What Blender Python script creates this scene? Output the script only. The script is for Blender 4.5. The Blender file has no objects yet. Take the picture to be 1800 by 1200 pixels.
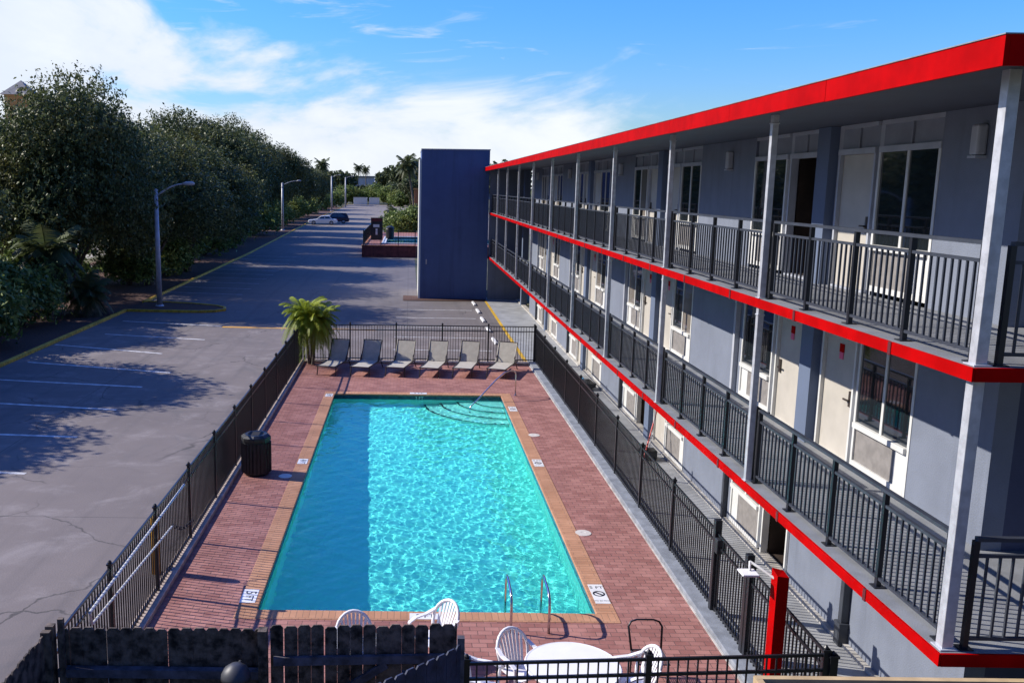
import bpy, bmesh, math, random
import numpy as np
from mathutils import Vector, Matrix
R = math.radians
rnd = random.Random(7)
scene = bpy.context.scene
C = scene.collection

# ------------------------------------------------------------------ camera
F, PX, PY, H = 1600.0, 716.0, 600.0, 6.83
P = math.atan(272 / F); T = .012
cp, sp = math.cos(P), math.sin(P); ct, st = math.cos(T), math.sin(T)
fw = Vector((0, cp, -sp)); r0 = Vector((1, 0, 0)); d0 = Vector((0, -sp, -cp))
ua = ct * r0 - st * d0; va = st * r0 + ct * d0
cam = bpy.data.cameras.new("camera"); camo = bpy.data.objects.new("camera", cam); C.objects.link(camo)
m = Matrix((ua, -va, -fw)).transposed().to_4x4(); m.translation = Vector((0, 0, H))
camo.matrix_world = m
cam.sensor_width = 36; cam.lens = 36 * F / 1800
cam.shift_x = (900 - PX) / 1800; cam.shift_y = 0
cam.clip_start = .1; cam.clip_end = 6000
scene.camera = camo

# ------------------------------------------------------------------ sun and sky
SUN = Vector((-1, .25, .715)).normalized()
el = math.asin(SUN.z); az = math.atan2(SUN.x, SUN.y)
sl = bpy.data.lights.new("sun", 'SUN'); sl.energy = 4.8; sl.angle = R(.5); sl.color = (1, .93, .83)
so = bpy.data.objects.new("sun", sl); C.objects.link(so); so.rotation_euler = (-SUN).to_track_quat('-Z', 'Y').to_euler()
so.location = (-30, 10, 40)
W = bpy.data.worlds.new("World"); scene.world = W; W.use_nodes = True
nt = W.node_tree; nt.nodes.clear()
def N(nt, t, **k):
    n = nt.nodes.new(t)
    for a, b in k.items():
        if a in n.inputs.keys(): n.inputs[a].default_value = b
        else: setattr(n, a, b)
    return n
def L(nt, a, b): nt.links.new(a, b)
def math_node(nt, op, a, b=None, c=None, clamp=False):
    n = nt.nodes.new('ShaderNodeMath'); n.operation = op; n.use_clamp = clamp
    for i, v in enumerate((a, b, c)):
        if v is None: continue
        if isinstance(v, (int, float)): n.inputs[i].default_value = v
        else: nt.links.new(v, n.inputs[i])
    return n.outputs[0]
def mixc(nt, fac, a, b, mode='MIX'):
    n = nt.nodes.new('ShaderNodeMix'); n.data_type = 'RGBA'; n.blend_type = mode
    for s, v in ((n.inputs[0], fac), (n.inputs[6], a), (n.inputs[7], b)):
        if isinstance(v, (int, float)): s.default_value = v
        elif isinstance(v, tuple): s.default_value = (*v, 1)[:4]
        else: nt.links.new(v, s)
    return n.outputs[2]
def ramp(nt, fac, lo, hi):
    n = nt.nodes.new('ShaderNodeMapRange'); n.interpolation_type = 'SMOOTHSTEP'
    nt.links.new(fac, n.inputs[0]); n.inputs[1].default_value = lo; n.inputs[2].default_value = hi
    return n.outputs[0]
sky = N(nt, 'ShaderNodeTexSky', sky_type='NISHITA', sun_disc=False)
sky.sun_elevation = el; sky.sun_rotation = az; sky.air_density = 1.0; sky.dust_density = .3; sky.ozone_density = 3.0; sky.altitude = 0
tc = N(nt, 'ShaderNodeTexCoord')
sx = N(nt, 'ShaderNodeSeparateXYZ'); L(nt, tc.outputs['Generated'], sx.inputs[0])
# deepen the blue overhead, pale near the horizon
elev = sx.outputs[2]
blue = mixc(nt, ramp(nt, elev, -.01, .2), (.95, 1.03, 1.1), (.52, 1.12, 1.9))
skyc = mixc(nt, 1.0, sky.outputs[0], blue, 'MULTIPLY')
mp = N(nt, 'ShaderNodeMapping'); mp.inputs['Scale'].default_value = (2.6, 2.6, 7.0); mp.inputs['Rotation'].default_value = (0, R(-9), 0)
mp.inputs['Location'].default_value = (2.15, .4, .75)
L(nt, tc.outputs['Generated'], mp.inputs[0])
n1 = N(nt, 'ShaderNodeTexNoise'); n1.inputs['Scale'].default_value = 1.25; n1.inputs['Detail'].default_value = 9; n1.inputs['Roughness'].default_value = .56; n1.inputs['Distortion'].default_value = .7
L(nt, mp.outputs[0], n1.inputs['Vector'])
mp2 = N(nt, 'ShaderNodeMapping'); mp2.inputs['Scale'].default_value = (5, 5, 34); mp2.inputs['Rotation'].default_value = (0, R(6), 0); mp2.inputs['Location'].default_value = (3.3, 1.2, 5.1)
L(nt, tc.outputs['Generated'], mp2.inputs[0])
n2 = N(nt, 'ShaderNodeTexNoise'); n2.inputs['Scale'].default_value = 1.1; n2.inputs['Detail'].default_value = 8; n2.inputs['Roughness'].default_value = .6; n2.inputs['Distortion'].default_value = 1.3
L(nt, mp2.outputs[0], n2.inputs['Vector'])
bias = math_node(nt, 'MULTIPLY', sx.outputs[0], -.42)
cov = math_node(nt, 'ADD', n1.outputs[0], bias)
low = math_node(nt, 'MULTIPLY', math_node(nt, 'SUBTRACT', .10, elev), 1.0)
cov = math_node(nt, 'ADD', cov, low)
m1 = math_node(nt, 'MULTIPLY', ramp(nt, cov, .455, .62), .93)
cov2 = math_node(nt, 'ADD', n2.outputs[0], math_node(nt, 'MULTIPLY', sx.outputs[0], -.22))
m2 = math_node(nt, 'MULTIPLY', ramp(nt, cov2, .52, .72), .55)
west = ramp(nt, sx.outputs[0], -.82, -.50)
mask = math_node(nt, 'MULTIPLY', math_node(nt, 'MAXIMUM', m1, m2), west)
CLOUD = (9.0, 9.25, 9.6)
shade = mixc(nt, ramp(nt, n1.outputs[0], .45, .75), (7.4, 7.9, 8.9), CLOUD)
skyc = mixc(nt, mask, skyc, shade)
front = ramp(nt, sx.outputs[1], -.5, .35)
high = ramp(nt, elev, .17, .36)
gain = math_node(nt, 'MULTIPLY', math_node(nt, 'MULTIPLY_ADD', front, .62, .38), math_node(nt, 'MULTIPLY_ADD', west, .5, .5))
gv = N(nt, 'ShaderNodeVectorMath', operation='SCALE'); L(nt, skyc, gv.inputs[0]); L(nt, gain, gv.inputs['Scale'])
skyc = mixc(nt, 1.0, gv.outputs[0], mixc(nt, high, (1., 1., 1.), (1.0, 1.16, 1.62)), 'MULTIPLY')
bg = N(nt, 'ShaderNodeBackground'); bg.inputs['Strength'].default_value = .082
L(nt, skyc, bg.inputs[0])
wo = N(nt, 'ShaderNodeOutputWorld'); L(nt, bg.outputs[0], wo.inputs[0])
vs = scene.view_settings; vs.view_transform = 'Standard'; vs.look = 'None'; vs.gamma = 1; vs.exposure = .48; vs.use_curve_mapping = False
scene.cycles.max_bounces = 10; scene.cycles.transparent_max_bounces = 16

# ------------------------------------------------------------------ materials
def pmat(name, col, rough=.6, metal=0., var=.12, vscale=3., bump=.0, bscale=40., spec=.5, col2=None, coord='Object', streak=0.):
    mt = bpy.data.materials.new(name); mt.use_nodes = True
    nt = mt.node_tree; b = nt.nodes['Principled BSDF']
    b.inputs['Roughness'].default_value = rough; b.inputs['Metallic'].default_value = metal
    b.inputs['Specular IOR Level'].default_value = spec
    t = N(nt, 'ShaderNodeTexCoord'); src = t.outputs['Object']
    if coord == 'World': src = N(nt, 'ShaderNodeNewGeometry').outputs['Position']
    no = N(nt, 'ShaderNodeTexNoise'); no.inputs['Scale'].default_value = vscale; no.inputs['Detail'].default_value = 6; no.inputs['Roughness'].default_value = .6
    L(nt, src, no.inputs['Vector'])
    c2 = col2 or tuple(max(0, c * (1 - 2 * var)) for c in col)
    c1 = col if col2 else tuple(min(1, c * (1 + var)) for c in col)
    o = mixc(nt, ramp(nt, no.outputs[0], .3, .7), c2, c1)
    L(nt, o, b.inputs['Base Color'])
    if streak:
        ms = N(nt, 'ShaderNodeMapping'); ms.inputs['Scale'].default_value = (2.6, 2.6, .16); L(nt, src, ms.inputs[0])
        ns = N(nt, 'ShaderNodeTexNoise'); ns.inputs['Scale'].default_value = 1.; ns.inputs['Detail'].default_value = 7; ns.inputs['Roughness'].default_value = .65; L(nt, ms.outputs[0], ns.inputs['Vector'])
        o = mixc(nt, math_node(nt, 'MULTIPLY', ramp(nt, ns.outputs[0], .48, .72), streak), o, tuple(c * .55 for c in col))
        ns2 = N(nt, 'ShaderNodeTexNoise'); ns2.inputs['Scale'].default_value = .9; ns2.inputs['Detail'].default_value = 2; L(nt, src, ns2.inputs['Vector'])
        o = mixc(nt, math_node(nt, 'MULTIPLY', ramp(nt, ns2.outputs[0], .56, .60), streak * .35), o, tuple(min(1, c * 1.18) for c in col))
        L(nt, o, b.inputs['Base Color'])
    if bump:
        nb = N(nt, 'ShaderNodeTexNoise'); nb.inputs['Scale'].default_value = bscale; nb.inputs['Detail'].default_value = 3
        L(nt, src, nb.inputs['Vector'])
        bp = N(nt, 'ShaderNodeBump'); bp.inputs['Strength'].default_value = bump; bp.inputs['Distance'].default_value = .01
        L(nt, nb.outputs[0], bp.inputs['Height']); L(nt, bp.outputs[0], b.inputs['Normal'])
    return mt
M = {}
M['wall'] = pmat('painted_stucco', (.165, .188, .242), .75, var=.05, vscale=1.5, bump=.5, bscale=45, streak=.38)
M['wallblue'] = pmat('slate_stucco', (.115, .15, .23), .75, var=.05, vscale=.8, bump=.4, bscale=30)
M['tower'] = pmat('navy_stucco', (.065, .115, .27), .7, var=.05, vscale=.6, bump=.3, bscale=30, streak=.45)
M['red'] = pmat('red_paint', (.40, .001, .0015), .6, var=.10, vscale=2.5, spec=.03, streak=.25)
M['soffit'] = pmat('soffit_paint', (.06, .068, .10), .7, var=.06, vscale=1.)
M['floor'] = pmat('grey_floor_paint', (.215, .225, .24), .6, var=.10, vscale=2.2, bump=.3, bscale=60)
M['galv'] = pmat('galvanised_steel', (.54, .55, .58), .42, metal=.35, var=.1, vscale=8)
M['black'] = pmat('black_metal', (.012, .013, .017), .38, var=.1, vscale=5)
M['rail'] = pmat('charcoal_metal', (.040, .046, .060), .42, var=.1, vscale=5)
M['white'] = pmat('white_frame_paint', (.62, .62, .60), .5, var=.05, vscale=3)
M['beige'] = pmat('door_paint', (.45, .42, .37), .55, var=.05, vscale=2)
M['greyframe'] = pmat('grey_frame_paint', (.40, .42, .47), .5, var=.06, vscale=3)
M['transom'] = pmat('transom_panel', (.26, .28, .33), .6, var=.07, vscale=2)
M['acpanel'] = pmat('grey_grille', (.22, .205, .195), .7, var=.1, vscale=6)
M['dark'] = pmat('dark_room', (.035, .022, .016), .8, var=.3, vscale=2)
M['cream'] = pmat('cream_cloth', (.55, .47, .33), .8, var=.08)
M['plastic'] = pmat('white_plastic', (.80, .80, .82), .38, var=.02, vscale=4)
M['sling'] = pmat('beige_sling', (.44, .41, .345), .8, var=.06, vscale=6, bump=.3, bscale=200)
M['bronze'] = pmat('bronze_frame', (.045, .032, .028), .4, var=.1)
M['bin'] = pmat('black_bin', (.018, .020, .023), .5, var=.2, vscale=6)
M['steel'] = pmat('stainless', (.62, .62, .64), .18, metal=1., var=.04)
M['yellow'] = pmat('yellow_paint', (.62, .38, .03), .6, var=.22, vscale=5)
M['yellow2'] = pmat('yellow_pipe_paint', (.72, .36, .015), .5, var=.12, vscale=6)
M['stripe'] = pmat('worn_white_paint', (.62, .62, .62), .7, var=.2, vscale=4, coord='World')
M['conc'] = pmat('pale_concrete', (.44, .42, .39), .85, var=.16, vscale=3, bump=.3, bscale=50)
M['curb'] = pmat('grey_curb', (.23, .25, .275), .8, var=.14, vscale=4, bump=.3)
M['ledge'] = pmat('tan_ledge', (.46, .37, .31), .85, var=.16, vscale=4, bump=.3)
M['wood'] = pmat('weathered_wood', (.125, .095, .075), .85, var=.5, vscale=7, bump=.5, bscale=60)
M['woodpale'] = pmat('grey_lumber', (.10, .095, .12), .85, var=.3, vscale=6)
M['navywood'] = pmat('navy_boards', (.030, .040, .085), .7, var=.25, vscale=5, bump=.3)
M['alum'] = pmat('lamp_post_aluminium', (.45, .47, .52), .5, metal=.2, var=.1)
M['mulch'] = pmat('mulch', (.11, .045, .028), .95, var=.4, vscale=9, bump=1., bscale=25, col2=(.035, .018, .014), coord='World')
M['grass'] = pmat('dry_ground', (.12, .11, .06), .95, vscale=.15, col2=(.055, .07, .03), coord='World')
M['palelot'] = pmat('pale_lot', (.42, .40, .38), .9, var=.15, vscale=.3, coord='World')
M['bark'] = pmat('bark', (.09, .07, .055), .95, var=.35, vscale=6, bump=1., bscale=20)
M['palmbark'] = pmat('palm_bark', (.17, .145, .12), .95, var=.3, vscale=12, bump=1., bscale=25)
M['tile'] = pmat('white_tile', (.74, .74, .72), .35, var=.05)
M['ink'] = pmat('black_ink', (.02, .02, .025), .5)
M['inkred'] = pmat('red_ink', (.55, .02, .03), .5)
M['pink'] = pmat('pink_plate', (.75, .12, .25), .5, var=.05)
M['lens'] = pmat('lamp_lens', (.42, .43, .47), .4, var=.06)
M['brickwall'] = pmat('dark_red_brick', (.23, .055, .045), .85, var=.2, vscale=3)
M['terracotta'] = pmat('terracotta_plaster', (.42, .17, .075), .85, var=.15, vscale=2)
M['tan'] = pmat('tan_plaster', (.50, .27, .10), .85, var=.1)
M['greyroof'] = pmat('grey_roof', (.24, .24, .25), .8)
M['hazebldg'] = pmat('hazed_building', (.50, .54, .62), .8, var=.08, vscale=.2)  # distance haze is mixed into this wall colour
M['tarroof'] = pmat('brown_tar_roof', (.055, .030, .022), .8, var=.3, vscale=6)
M['trim'] = pmat('tan_metal_trim', (.55, .40, .22), .45, var=.12)
M['carwhite'] = pmat('pale_blue_car_paint', (.84, .88, .93), .22, var=.02)
M['carnavy'] = pmat('navy_car_paint', (.015, .022, .06), .2, var=.02)
M['tyre'] = pmat('tyre_rubber', (.015, .015, .016), .85)
M['skimlid'] = pmat('skimmer_plastic', (.62, .58, .52), .5, var=.06)
M['bluebag'] = pmat('blue_plastic', (.12, .36, .62), .5, var=.15)
M['mop'] = pmat('red_handle', (.60, .05, .04), .45)
M['dome'] = pmat('grey_enamel', (.05, .052, .06), .5)
M['clip'] = pmat('dark_red_clip', (.12, .012, .015), .5)
M['walk'] = pmat('grey_concrete', (.30, .31, .325), .7, var=.12, vscale=1.6, bump=.3, bscale=50)
M['endwall'] = pmat('shaded_end_stucco', (.055, .065, .12), .75, var=.05, bump=.4, bscale=30)  # motel stucco darkened: the shade on the end wall is put into its colour
def glass_mat():
    mt = bpy.data.materials.new('window_glass'); mt.use_nodes = True; nt = mt.node_tree; b = nt.nodes['Principled BSDF']
    b.inputs['Base Color'].default_value = (.012, .016, .020, 1); b.inputs['Roughness'].default_value = .03
    b.inputs['IOR'].default_value = 2.3
    t = N(nt, 'ShaderNodeTexCoord'); no = N(nt, 'ShaderNodeTexNoise'); no.inputs['Scale'].default_value = 1.2
    L(nt, t.outputs['Object'], no.inputs['Vector'])
    bp = N(nt, 'ShaderNodeBump'); bp.inputs['Strength'].default_value = .06; bp.inputs['Distance'].default_value = .02
    L(nt, no.outputs[0], bp.inputs['Height']); L(nt, bp.outputs[0], b.inputs['Normal'])
    return mt
M['glass'] = glass_mat()
M['curtained'] = glass_mat(); M['curtained'].name = 'curtained_glass'; M['curtained'].node_tree.nodes['Principled BSDF'].inputs['Base Color'].default_value = (.20, .175, .15, 1); M['curtained'].node_tree.nodes['Principled BSDF'].inputs['IOR'].default_value = 1.7
def asphalt_mat():
    mt = bpy.data.materials.new('aged_asphalt'); mt.use_nodes = True; nt = mt.node_tree; b = nt.nodes['Principled BSDF']
    b.inputs['Roughness'].default_value = .85; b.inputs['Specular IOR Level'].default_value = .3
    pos = N(nt, 'ShaderNodeNewGeometry').outputs['Position']
    def noise(s, d=6, r=.6, dist=0.):
        n = N(nt, 'ShaderNodeTexNoise'); n.inputs['Scale'].default_value = s; n.inputs['Detail'].default_value = d; n.inputs['Roughness'].default_value = r; n.inputs['Distortion'].default_value = dist
        L(nt, pos, n.inputs['Vector']); return n.outputs[0]
    big = noise(.16, 5); mid = noise(.8, 8, .7, .6); fine = noise(30, 3)
    col = mixc(nt, ramp(nt, big, .3, .7), (.152, .130, .124), (.200, .171, .160))
    col = mixc(nt, math_node(nt, 'MULTIPLY', ramp(nt, mid, .48, .70), .75), col, (.27, .24, .23))
    col = mixc(nt, math_node(nt, 'MULTIPLY', ramp(nt, noise(.5, 7, .65, 1.), .52, .7), .45), col, (.105, .103, .105))
    # darker tone beyond the yellow line
    sp_ = N(nt, 'ShaderNodeSeparateXYZ'); L(nt, pos, sp_.inputs[0])
    y = sp_.outputs[1]
    far = ramp(nt, y, 43.2, 43.7)
    col = mixc(nt, math_node(nt, 'MULTIPLY', far, .55), col, (.13, .12, .122))
    col = mixc(nt, math_node(nt, 'MULTIPLY', ramp(nt, y, 118., 165.), .7), col, (.25, .215, .185))
    # cracks
    wn = N(nt, 'ShaderNodeTexNoise'); wn.inputs['Scale'].default_value = .9; wn.inputs['Detail'].default_value = 5
    L(nt, pos, wn.inputs['Vector'])
    wv = N(nt, 'ShaderNodeVectorMath'); wv.operation = 'MULTIPLY_ADD'
    L(nt, wn.outputs['Color'], wv.inputs[0]); wv.inputs[1].default_value = (1.1, 1.1, 0); L(nt, pos, wv.inputs[2])
    vo = N(nt, 'ShaderNodeTexVoronoi'); vo.feature = 'DISTANCE_TO_EDGE'; vo.inputs['Scale'].default_value = .27
    L(nt, wv.outputs[0], vo.inputs['Vector'])
    ck = math_node(nt, 'SUBTRACT', 1., ramp(nt, vo.outputs['Distance'], .0, .011))
    ck = math_node(nt, 'MULTIPLY', ck, ramp(nt, noise(.23, 3), .42, .6))
    col = mixc(nt, math_node(nt, 'MULTIPLY', ck, .75), col, (.035, .034, .034))
    sv = N(nt, 'ShaderNodeTexVoronoi'); sv.inputs['Scale'].default_value = .42; L(nt, wv.outputs[0], sv.inputs['Vector'])
    spot = math_node(nt, 'SUBTRACT', 1., ramp(nt, sv.outputs['Distance'], .06, .30))
    col = mixc(nt, math_node(nt, 'MULTIPLY', math_node(nt, 'MULTIPLY', spot, ramp(nt, mid, .42, .6)), .5), col, (.06, .055, .055))
    tm = N(nt, 'ShaderNodeMapping'); tm.inputs['Scale'].default_value = (1.7, .045, 1); tm.inputs['Rotation'].default_value = (0, 0, R(4)); L(nt, pos, tm.inputs[0])
    tn = N(nt, 'ShaderNodeTexNoise'); tn.inputs['Scale'].default_value = 1.; tn.inputs['Detail'].default_value = 4; L(nt, tm.outputs[0], tn.inputs['Vector'])
    col = mixc(nt, math_node(nt, 'MULTIPLY', ramp(nt, tn.outputs[0], .50, .72), .35), col, (.085, .078, .08))
    # construction joints
    br = N(nt, 'ShaderNodeTexBrick'); br.offset = 0; br.inputs['Scale'].default_value = 1; br.inputs['Brick Width'].default_value = 5.2; br.inputs['Row Height'].default_value = 9.
    br.inputs['Mortar Size'].default_value = .016; br.inputs['Mortar Smooth'].default_value = .2; br.inputs['Color1'].default_value = (0, 0, 0, 1); br.inputs['Color2'].default_value = (0, 0, 0, 1); br.inputs['Mortar'].default_value = (1, 1, 1, 1)
    L(nt, pos, br.inputs['Vector'])
    col = mixc(nt, math_node(nt, 'MULTIPLY', br.outputs['Color'], .6), col, (.05, .05, .05))
    col = mixc(nt, math_node(nt, 'MULTIPLY', ramp(nt, fine, .35, .65), .16), col, (.10, .10, .10))
    L(nt, col, b.inputs['Base Color'])
    bp = N(nt, 'ShaderNodeBump'); bp.inputs['Strength'].default_value = .5; bp.inputs['Distance'].default_value = .01
    L(nt, fine, bp.inputs['Height']); L(nt, bp.outputs[0], b.inputs['Normal'])
    return mt
M['asphalt'] = asphalt_mat()
def paver_mat(name, c1, c2, mortar, w, h, rot=0):
    mt = bpy.data.materials.new(name); mt.use_nodes = True; nt = mt.node_tree; b = nt.nodes['Principled BSDF']
    b.inputs['Roughness'].default_value = .8; b.inputs['Specular IOR Level'].default_value = .3
    pos = N(nt, 'ShaderNodeNewGeometry').outputs['Position']
    mp = N(nt, 'ShaderNodeMapping'); mp.inputs['Rotation'].default_value = (0, 0, rot); L(nt, pos, mp.inputs[0])
    br = N(nt, 'ShaderNodeTexBrick'); br.inputs['Scale'].default_value = 1; br.inputs['Brick Width'].default_value = w; br.inputs['Row Height'].default_value = h
    br.inputs['Mortar Size'].default_value = .006; br.inputs['Mortar Smooth'].default_value = .3
    br.inputs['Color1'].default_value = (*c1, 1); br.inputs['Color2'].default_value = (*c2, 1); br.inputs['Mortar'].default_value = (*mortar, 1)
    L(nt, mp.outputs[0], br.inputs['Vector'])
    no = N(nt, 'ShaderNodeTexNoise'); no.inputs['Scale'].default_value = 1.3; no.inputs['Detail'].default_value = 8; no.inputs['Roughness'].default_value = .65
    L(nt, pos, no.inputs['Vector'])
    col = mixc(nt, math_node(nt, 'MULTIPLY', ramp(nt, no.outputs[0], .45, .75), .35), br.outputs['Color'], tuple(min(1, c * 1.5 + .05) for c in c1))
    n2 = N(nt, 'ShaderNodeTexNoise'); n2.inputs['Scale'].default_value = .7; n2.inputs['Detail'].default_value = 6; L(nt, pos, n2.inputs['Vector'])
    col = mixc(nt, math_node(nt, 'MULTIPLY', ramp(nt, n2.outputs[0], .5, .72), .35), col, tuple(c * .55 for c in c2))
    L(nt, col, b.inputs['Base Color'])
    bp = N(nt, 'ShaderNodeBump'); bp.inputs['Strength'].default_value = .6; bp.inputs['Distance'].default_value = .006
    inv = math_node(nt, 'SUBTRACT', 1., br.outputs['Fac']); L(nt, inv, bp.inputs['Height']); L(nt, bp.outputs[0], b.inputs['Normal'])
    return mt
M['paver'] = paver_mat('brick_pavers', (.37, .175, .145), (.255, .105, .088), (.12, .070, .062), .23, .13)
M['coping'] = paver_mat('tan_coping_brick', (.47, .245, .14), (.40, .20, .11), (.28, .16, .10), .105, .40)
M['copingy'] = paver_mat('tan_coping_brick_side', (.47, .245, .14), (.40, .20, .11), (.28, .16, .10), .40, .105)
M['plaster'] = pmat('pool_plaster', (.49, .89, .79), .7, vscale=5., col2=(.41, .85, .76), coord='World')
M['steps'] = pmat('pool_step_plaster', (.86, .93, .86), .7, var=.04, vscale=5.)
M['wtile'] = pmat('waterline_tile', (.03, .07, .11), .25, var=.2, vscale=9)
def water_mat(name, tint):
    mt = bpy.data.materials.new(name); mt.use_nodes = True; nt = mt.node_tree; nt.nodes.clear()
    out = N(nt, 'ShaderNodeOutputMaterial')
    g = N(nt, 'ShaderNodeBsdfGlass'); g.inputs['Roughness'].default_value = 0; g.inputs['IOR'].default_value = 1.33; g.inputs['Color'].default_value = (*tint, 1)
    L(nt, g.outputs[0], out.inputs[0])
    return mt
M['water'] = water_mat('pool_water', (.52, .985, .975))
def leaf_mat(name, dark, light, warm):
    mt = bpy.data.materials.new(name); mt.use_nodes = True; nt = mt.node_tree; b = nt.nodes['Principled BSDF']
    b.inputs['Roughness'].default_value = .5; b.inputs['Specular IOR Level'].default_value = .22
    at = N(nt, 'ShaderNodeAttribute'); at.attribute_name = 'shade'
    col = mixc(nt, at.outputs['Fac'], dark, light)
    t = N(nt, 'ShaderNodeNewGeometry'); no = N(nt, 'ShaderNodeTexNoise'); no.inputs['Scale'].default_value = .33; no.inputs['Detail'].default_value = 4
    L(nt, t.outputs['Position'], no.inputs['Vector'])
    col = mixc(nt, math_node(nt, 'MULTIPLY', ramp(nt, no.outputs[0], .5, .7), .6), col, warm)
    L(nt, col, b.inputs['Base Color'])
    out = nt.nodes['Material Output']
    tl = N(nt, 'ShaderNodeBsdfTranslucent'); L(nt, col, tl.inputs[0])
    mx = N(nt, 'ShaderNodeMixShader'); mx.inputs[0].default_value = .25; L(nt, b.outputs[0], mx.inputs[1]); L(nt, tl.outputs[0], mx.inputs[2]); L(nt, mx.outputs[0], out.inputs[0])
    return mt
M['oak'] = leaf_mat('oak_leaves', (.045, .066, .026), (.175, .205, .078), (.19, .17, .05))
M['shrub'] = leaf_mat('shrub_leaves', (.06, .10, .025), (.28, .36, .10), (.30, .30, .07))
M['palm'] = leaf_mat('palm_leaves', (.10, .16, .015), (.36, .42, .035), (.38, .34, .04))
M['sabal'] = leaf_mat('fan_palm_leaves', (.035, .055, .02), (.12, .15, .06), (.12, .11, .05))
M['farleaf'] = leaf_mat('hazed_distant_leaves', (.07, .095, .055), (.18, .22, .10), (.19, .18, .08))  # leaf tones lifted to carry the haze of distance

# ------------------------------------------------------------------ mesh helpers
def rootloc(o):
    v = Vector((0, 0, 0))
    while o is not None:
        v = v + o.location; o = o.parent
    return v
class MB:
    def __init__(s): s.v = []; s.f = []
    def box(s, x0, x1, y0, y1, z0, z1):
        n = len(s.v)
        s.v += [(x0, y0, z0), (x1, y0, z0), (x1, y1, z0), (x0, y1, z0), (x0, y0, z1), (x1, y0, z1), (x1, y1, z1), (x0, y1, z1)]
        s.f += [tuple(n + i for i in q) for q in ((3, 2, 1, 0), (4, 5, 6, 7), (0, 1, 5, 4), (1, 2, 6, 5), (2, 3, 7, 6), (3, 0, 4, 7))]
        return s
    def poly(s, pts):
        n = len(s.v); s.v += [tuple(p) for p in pts]; s.f.append(tuple(range(n, n + len(pts)))); return s
    def cyl(s, p, q, r, n=8, r2=None):
        return s.tube([p, q], [r, r if r2 is None else r2], n)
    def tube(s, pts, r, n=8, cap=True):
        pts = [Vector(p) for p in pts]; k = len(pts)
        rs = r if isinstance(r, (list, tuple)) else [r] * k
        base = len(s.v); up = None
        for i, p in enumerate(pts):
            t = (pts[min(i + 1, k - 1)] - pts[max(i - 1, 0)]).normalized()
            if up is None:
                up = Vector((0, 0, 1)) if abs(t.z) < .9 else Vector((1, 0, 0))
            a = t.cross(up)
            if a.length < 1e-4: a = t.cross(Vector((0, 1, 0)))
            a.normalize(); b = a.cross(t).normalized(); up = b
            for j in range(n):
                an = 2 * math.pi * j / n
                s.v.append(tuple(p + (a * math.cos(an) + b * math.sin(an)) * rs[i]))
        for i in range(k - 1):
            for j in range(n):
                s.f.append((base + i * n + j, base + i * n + (j + 1) % n, base + (i + 1) * n + (j + 1) % n, base + (i + 1) * n + j))
        if cap:
            s.f.append(tuple(base + j for j in reversed(range(n)))); s.f.append(tuple(base + (k - 1) * n + j for j in range(n)))
        return s
    def lathe(s, c, prof, n=20):
        b = len(s.v); k = len(prof)
        for (r, z) in prof:
            for j in range(n):
                a = 2 * math.pi * j / n; s.v.append((c[0] + r * math.cos(a), c[1] + r * math.sin(a), c[2] + z))
        for i in range(k - 1):
            for j in range(n):
                s.f.append((b + i * n + j, b + i * n + (j + 1) % n, b + (i + 1) * n + (j + 1) % n, b + (i + 1) * n + j))
        s.f.append(tuple(b + j for j in reversed(range(n)))); s.f.append(tuple(b + (k - 1) * n + j for j in range(n)))
        return s
    def prism(s, pts, d):
        """closed outline (3d points) extruded by vector d"""
        n = len(s.v); k = len(pts); d = Vector(d)
        s.v += [tuple(p) for p in pts] + [tuple(Vector(p) + d) for p in pts]
        s.f.append(tuple(reversed(range(n, n + k)))); s.f.append(tuple(range(n + k, n + 2 * k)))
        for i in range(k):
            j = (i + 1) % k; s.f.append((n + i, n + j, n + k + j, n + k + i))
        return s
    def obox(s, p, q, w, h):
        """square bar from p to q, w across, h up"""
        p = Vector(p); q = Vector(q); t = (q - p).normalized()
        up = Vector((0, 0, 1)) if abs(t.z) < .95 else Vector((0, 1, 0))
        a = t.cross(up).normalized() * w / 2; b = a.cross(t).normalized() * h / 2
        n = len(s.v)
        for e in (p, q):
            for sa, sb in ((-1, -1), (1, -1), (1, 1), (-1, 1)): s.v.append(tuple(e + a * sa + b * sb))
        s.f += [tuple(n + i for i in f) for f in ((0, 1, 2, 3), (7, 6, 5, 4), (0, 4, 5, 1), (1, 5, 6, 2), (2, 6, 7, 3), (3, 7, 4, 0))]
        return s
    def build(s, name, mat, parent=None, smooth=False, bevel=0, fix=True):
        me = bpy.data.meshes.new(name)
        off = rootloc(parent) if parent is not None else Vector((0, 0, 0))
        me.from_pydata([(a - off.x, b - off.y, c - off.z) for a, b, c in s.v], [], s.f)
        me.materials.append(M[mat] if isinstance(mat, str) else mat)
        me.update()
        if fix:
            bm = bmesh.new(); bm.from_mesh(me); bmesh.ops.recalc_face_normals(bm, faces=bm.faces); bm.to_mesh(me); bm.free()
        if smooth:
            me.polygons.foreach_set('use_smooth', [True] * len(me.polygons))
        o = bpy.data.objects.new(name, me); C.objects.link(o)
        if parent is not None: o.parent = parent
        if bevel:
            b = o.modifiers.new('bevel', 'BEVEL'); b.width = bevel; b.segments = 2; b.limit_method = 'ANGLE'
        return o
def thing(name, label, cat, loc=(0, 0, 0), rz=0, group=None):
    o = bpy.data.objects.new(name, None); C.objects.link(o); o.location = loc; o.rotation_euler = (0, 0, rz)
    o.empty_display_size = .2
    return tag(o, label, cat, group)
def tag(o, label, cat, group=None):
    o['label'] = label; o['category'] = cat
    if group: o['group'] = group
    return o
def struct(o, kind='structure'):
    o['kind'] = kind; return o
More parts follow.
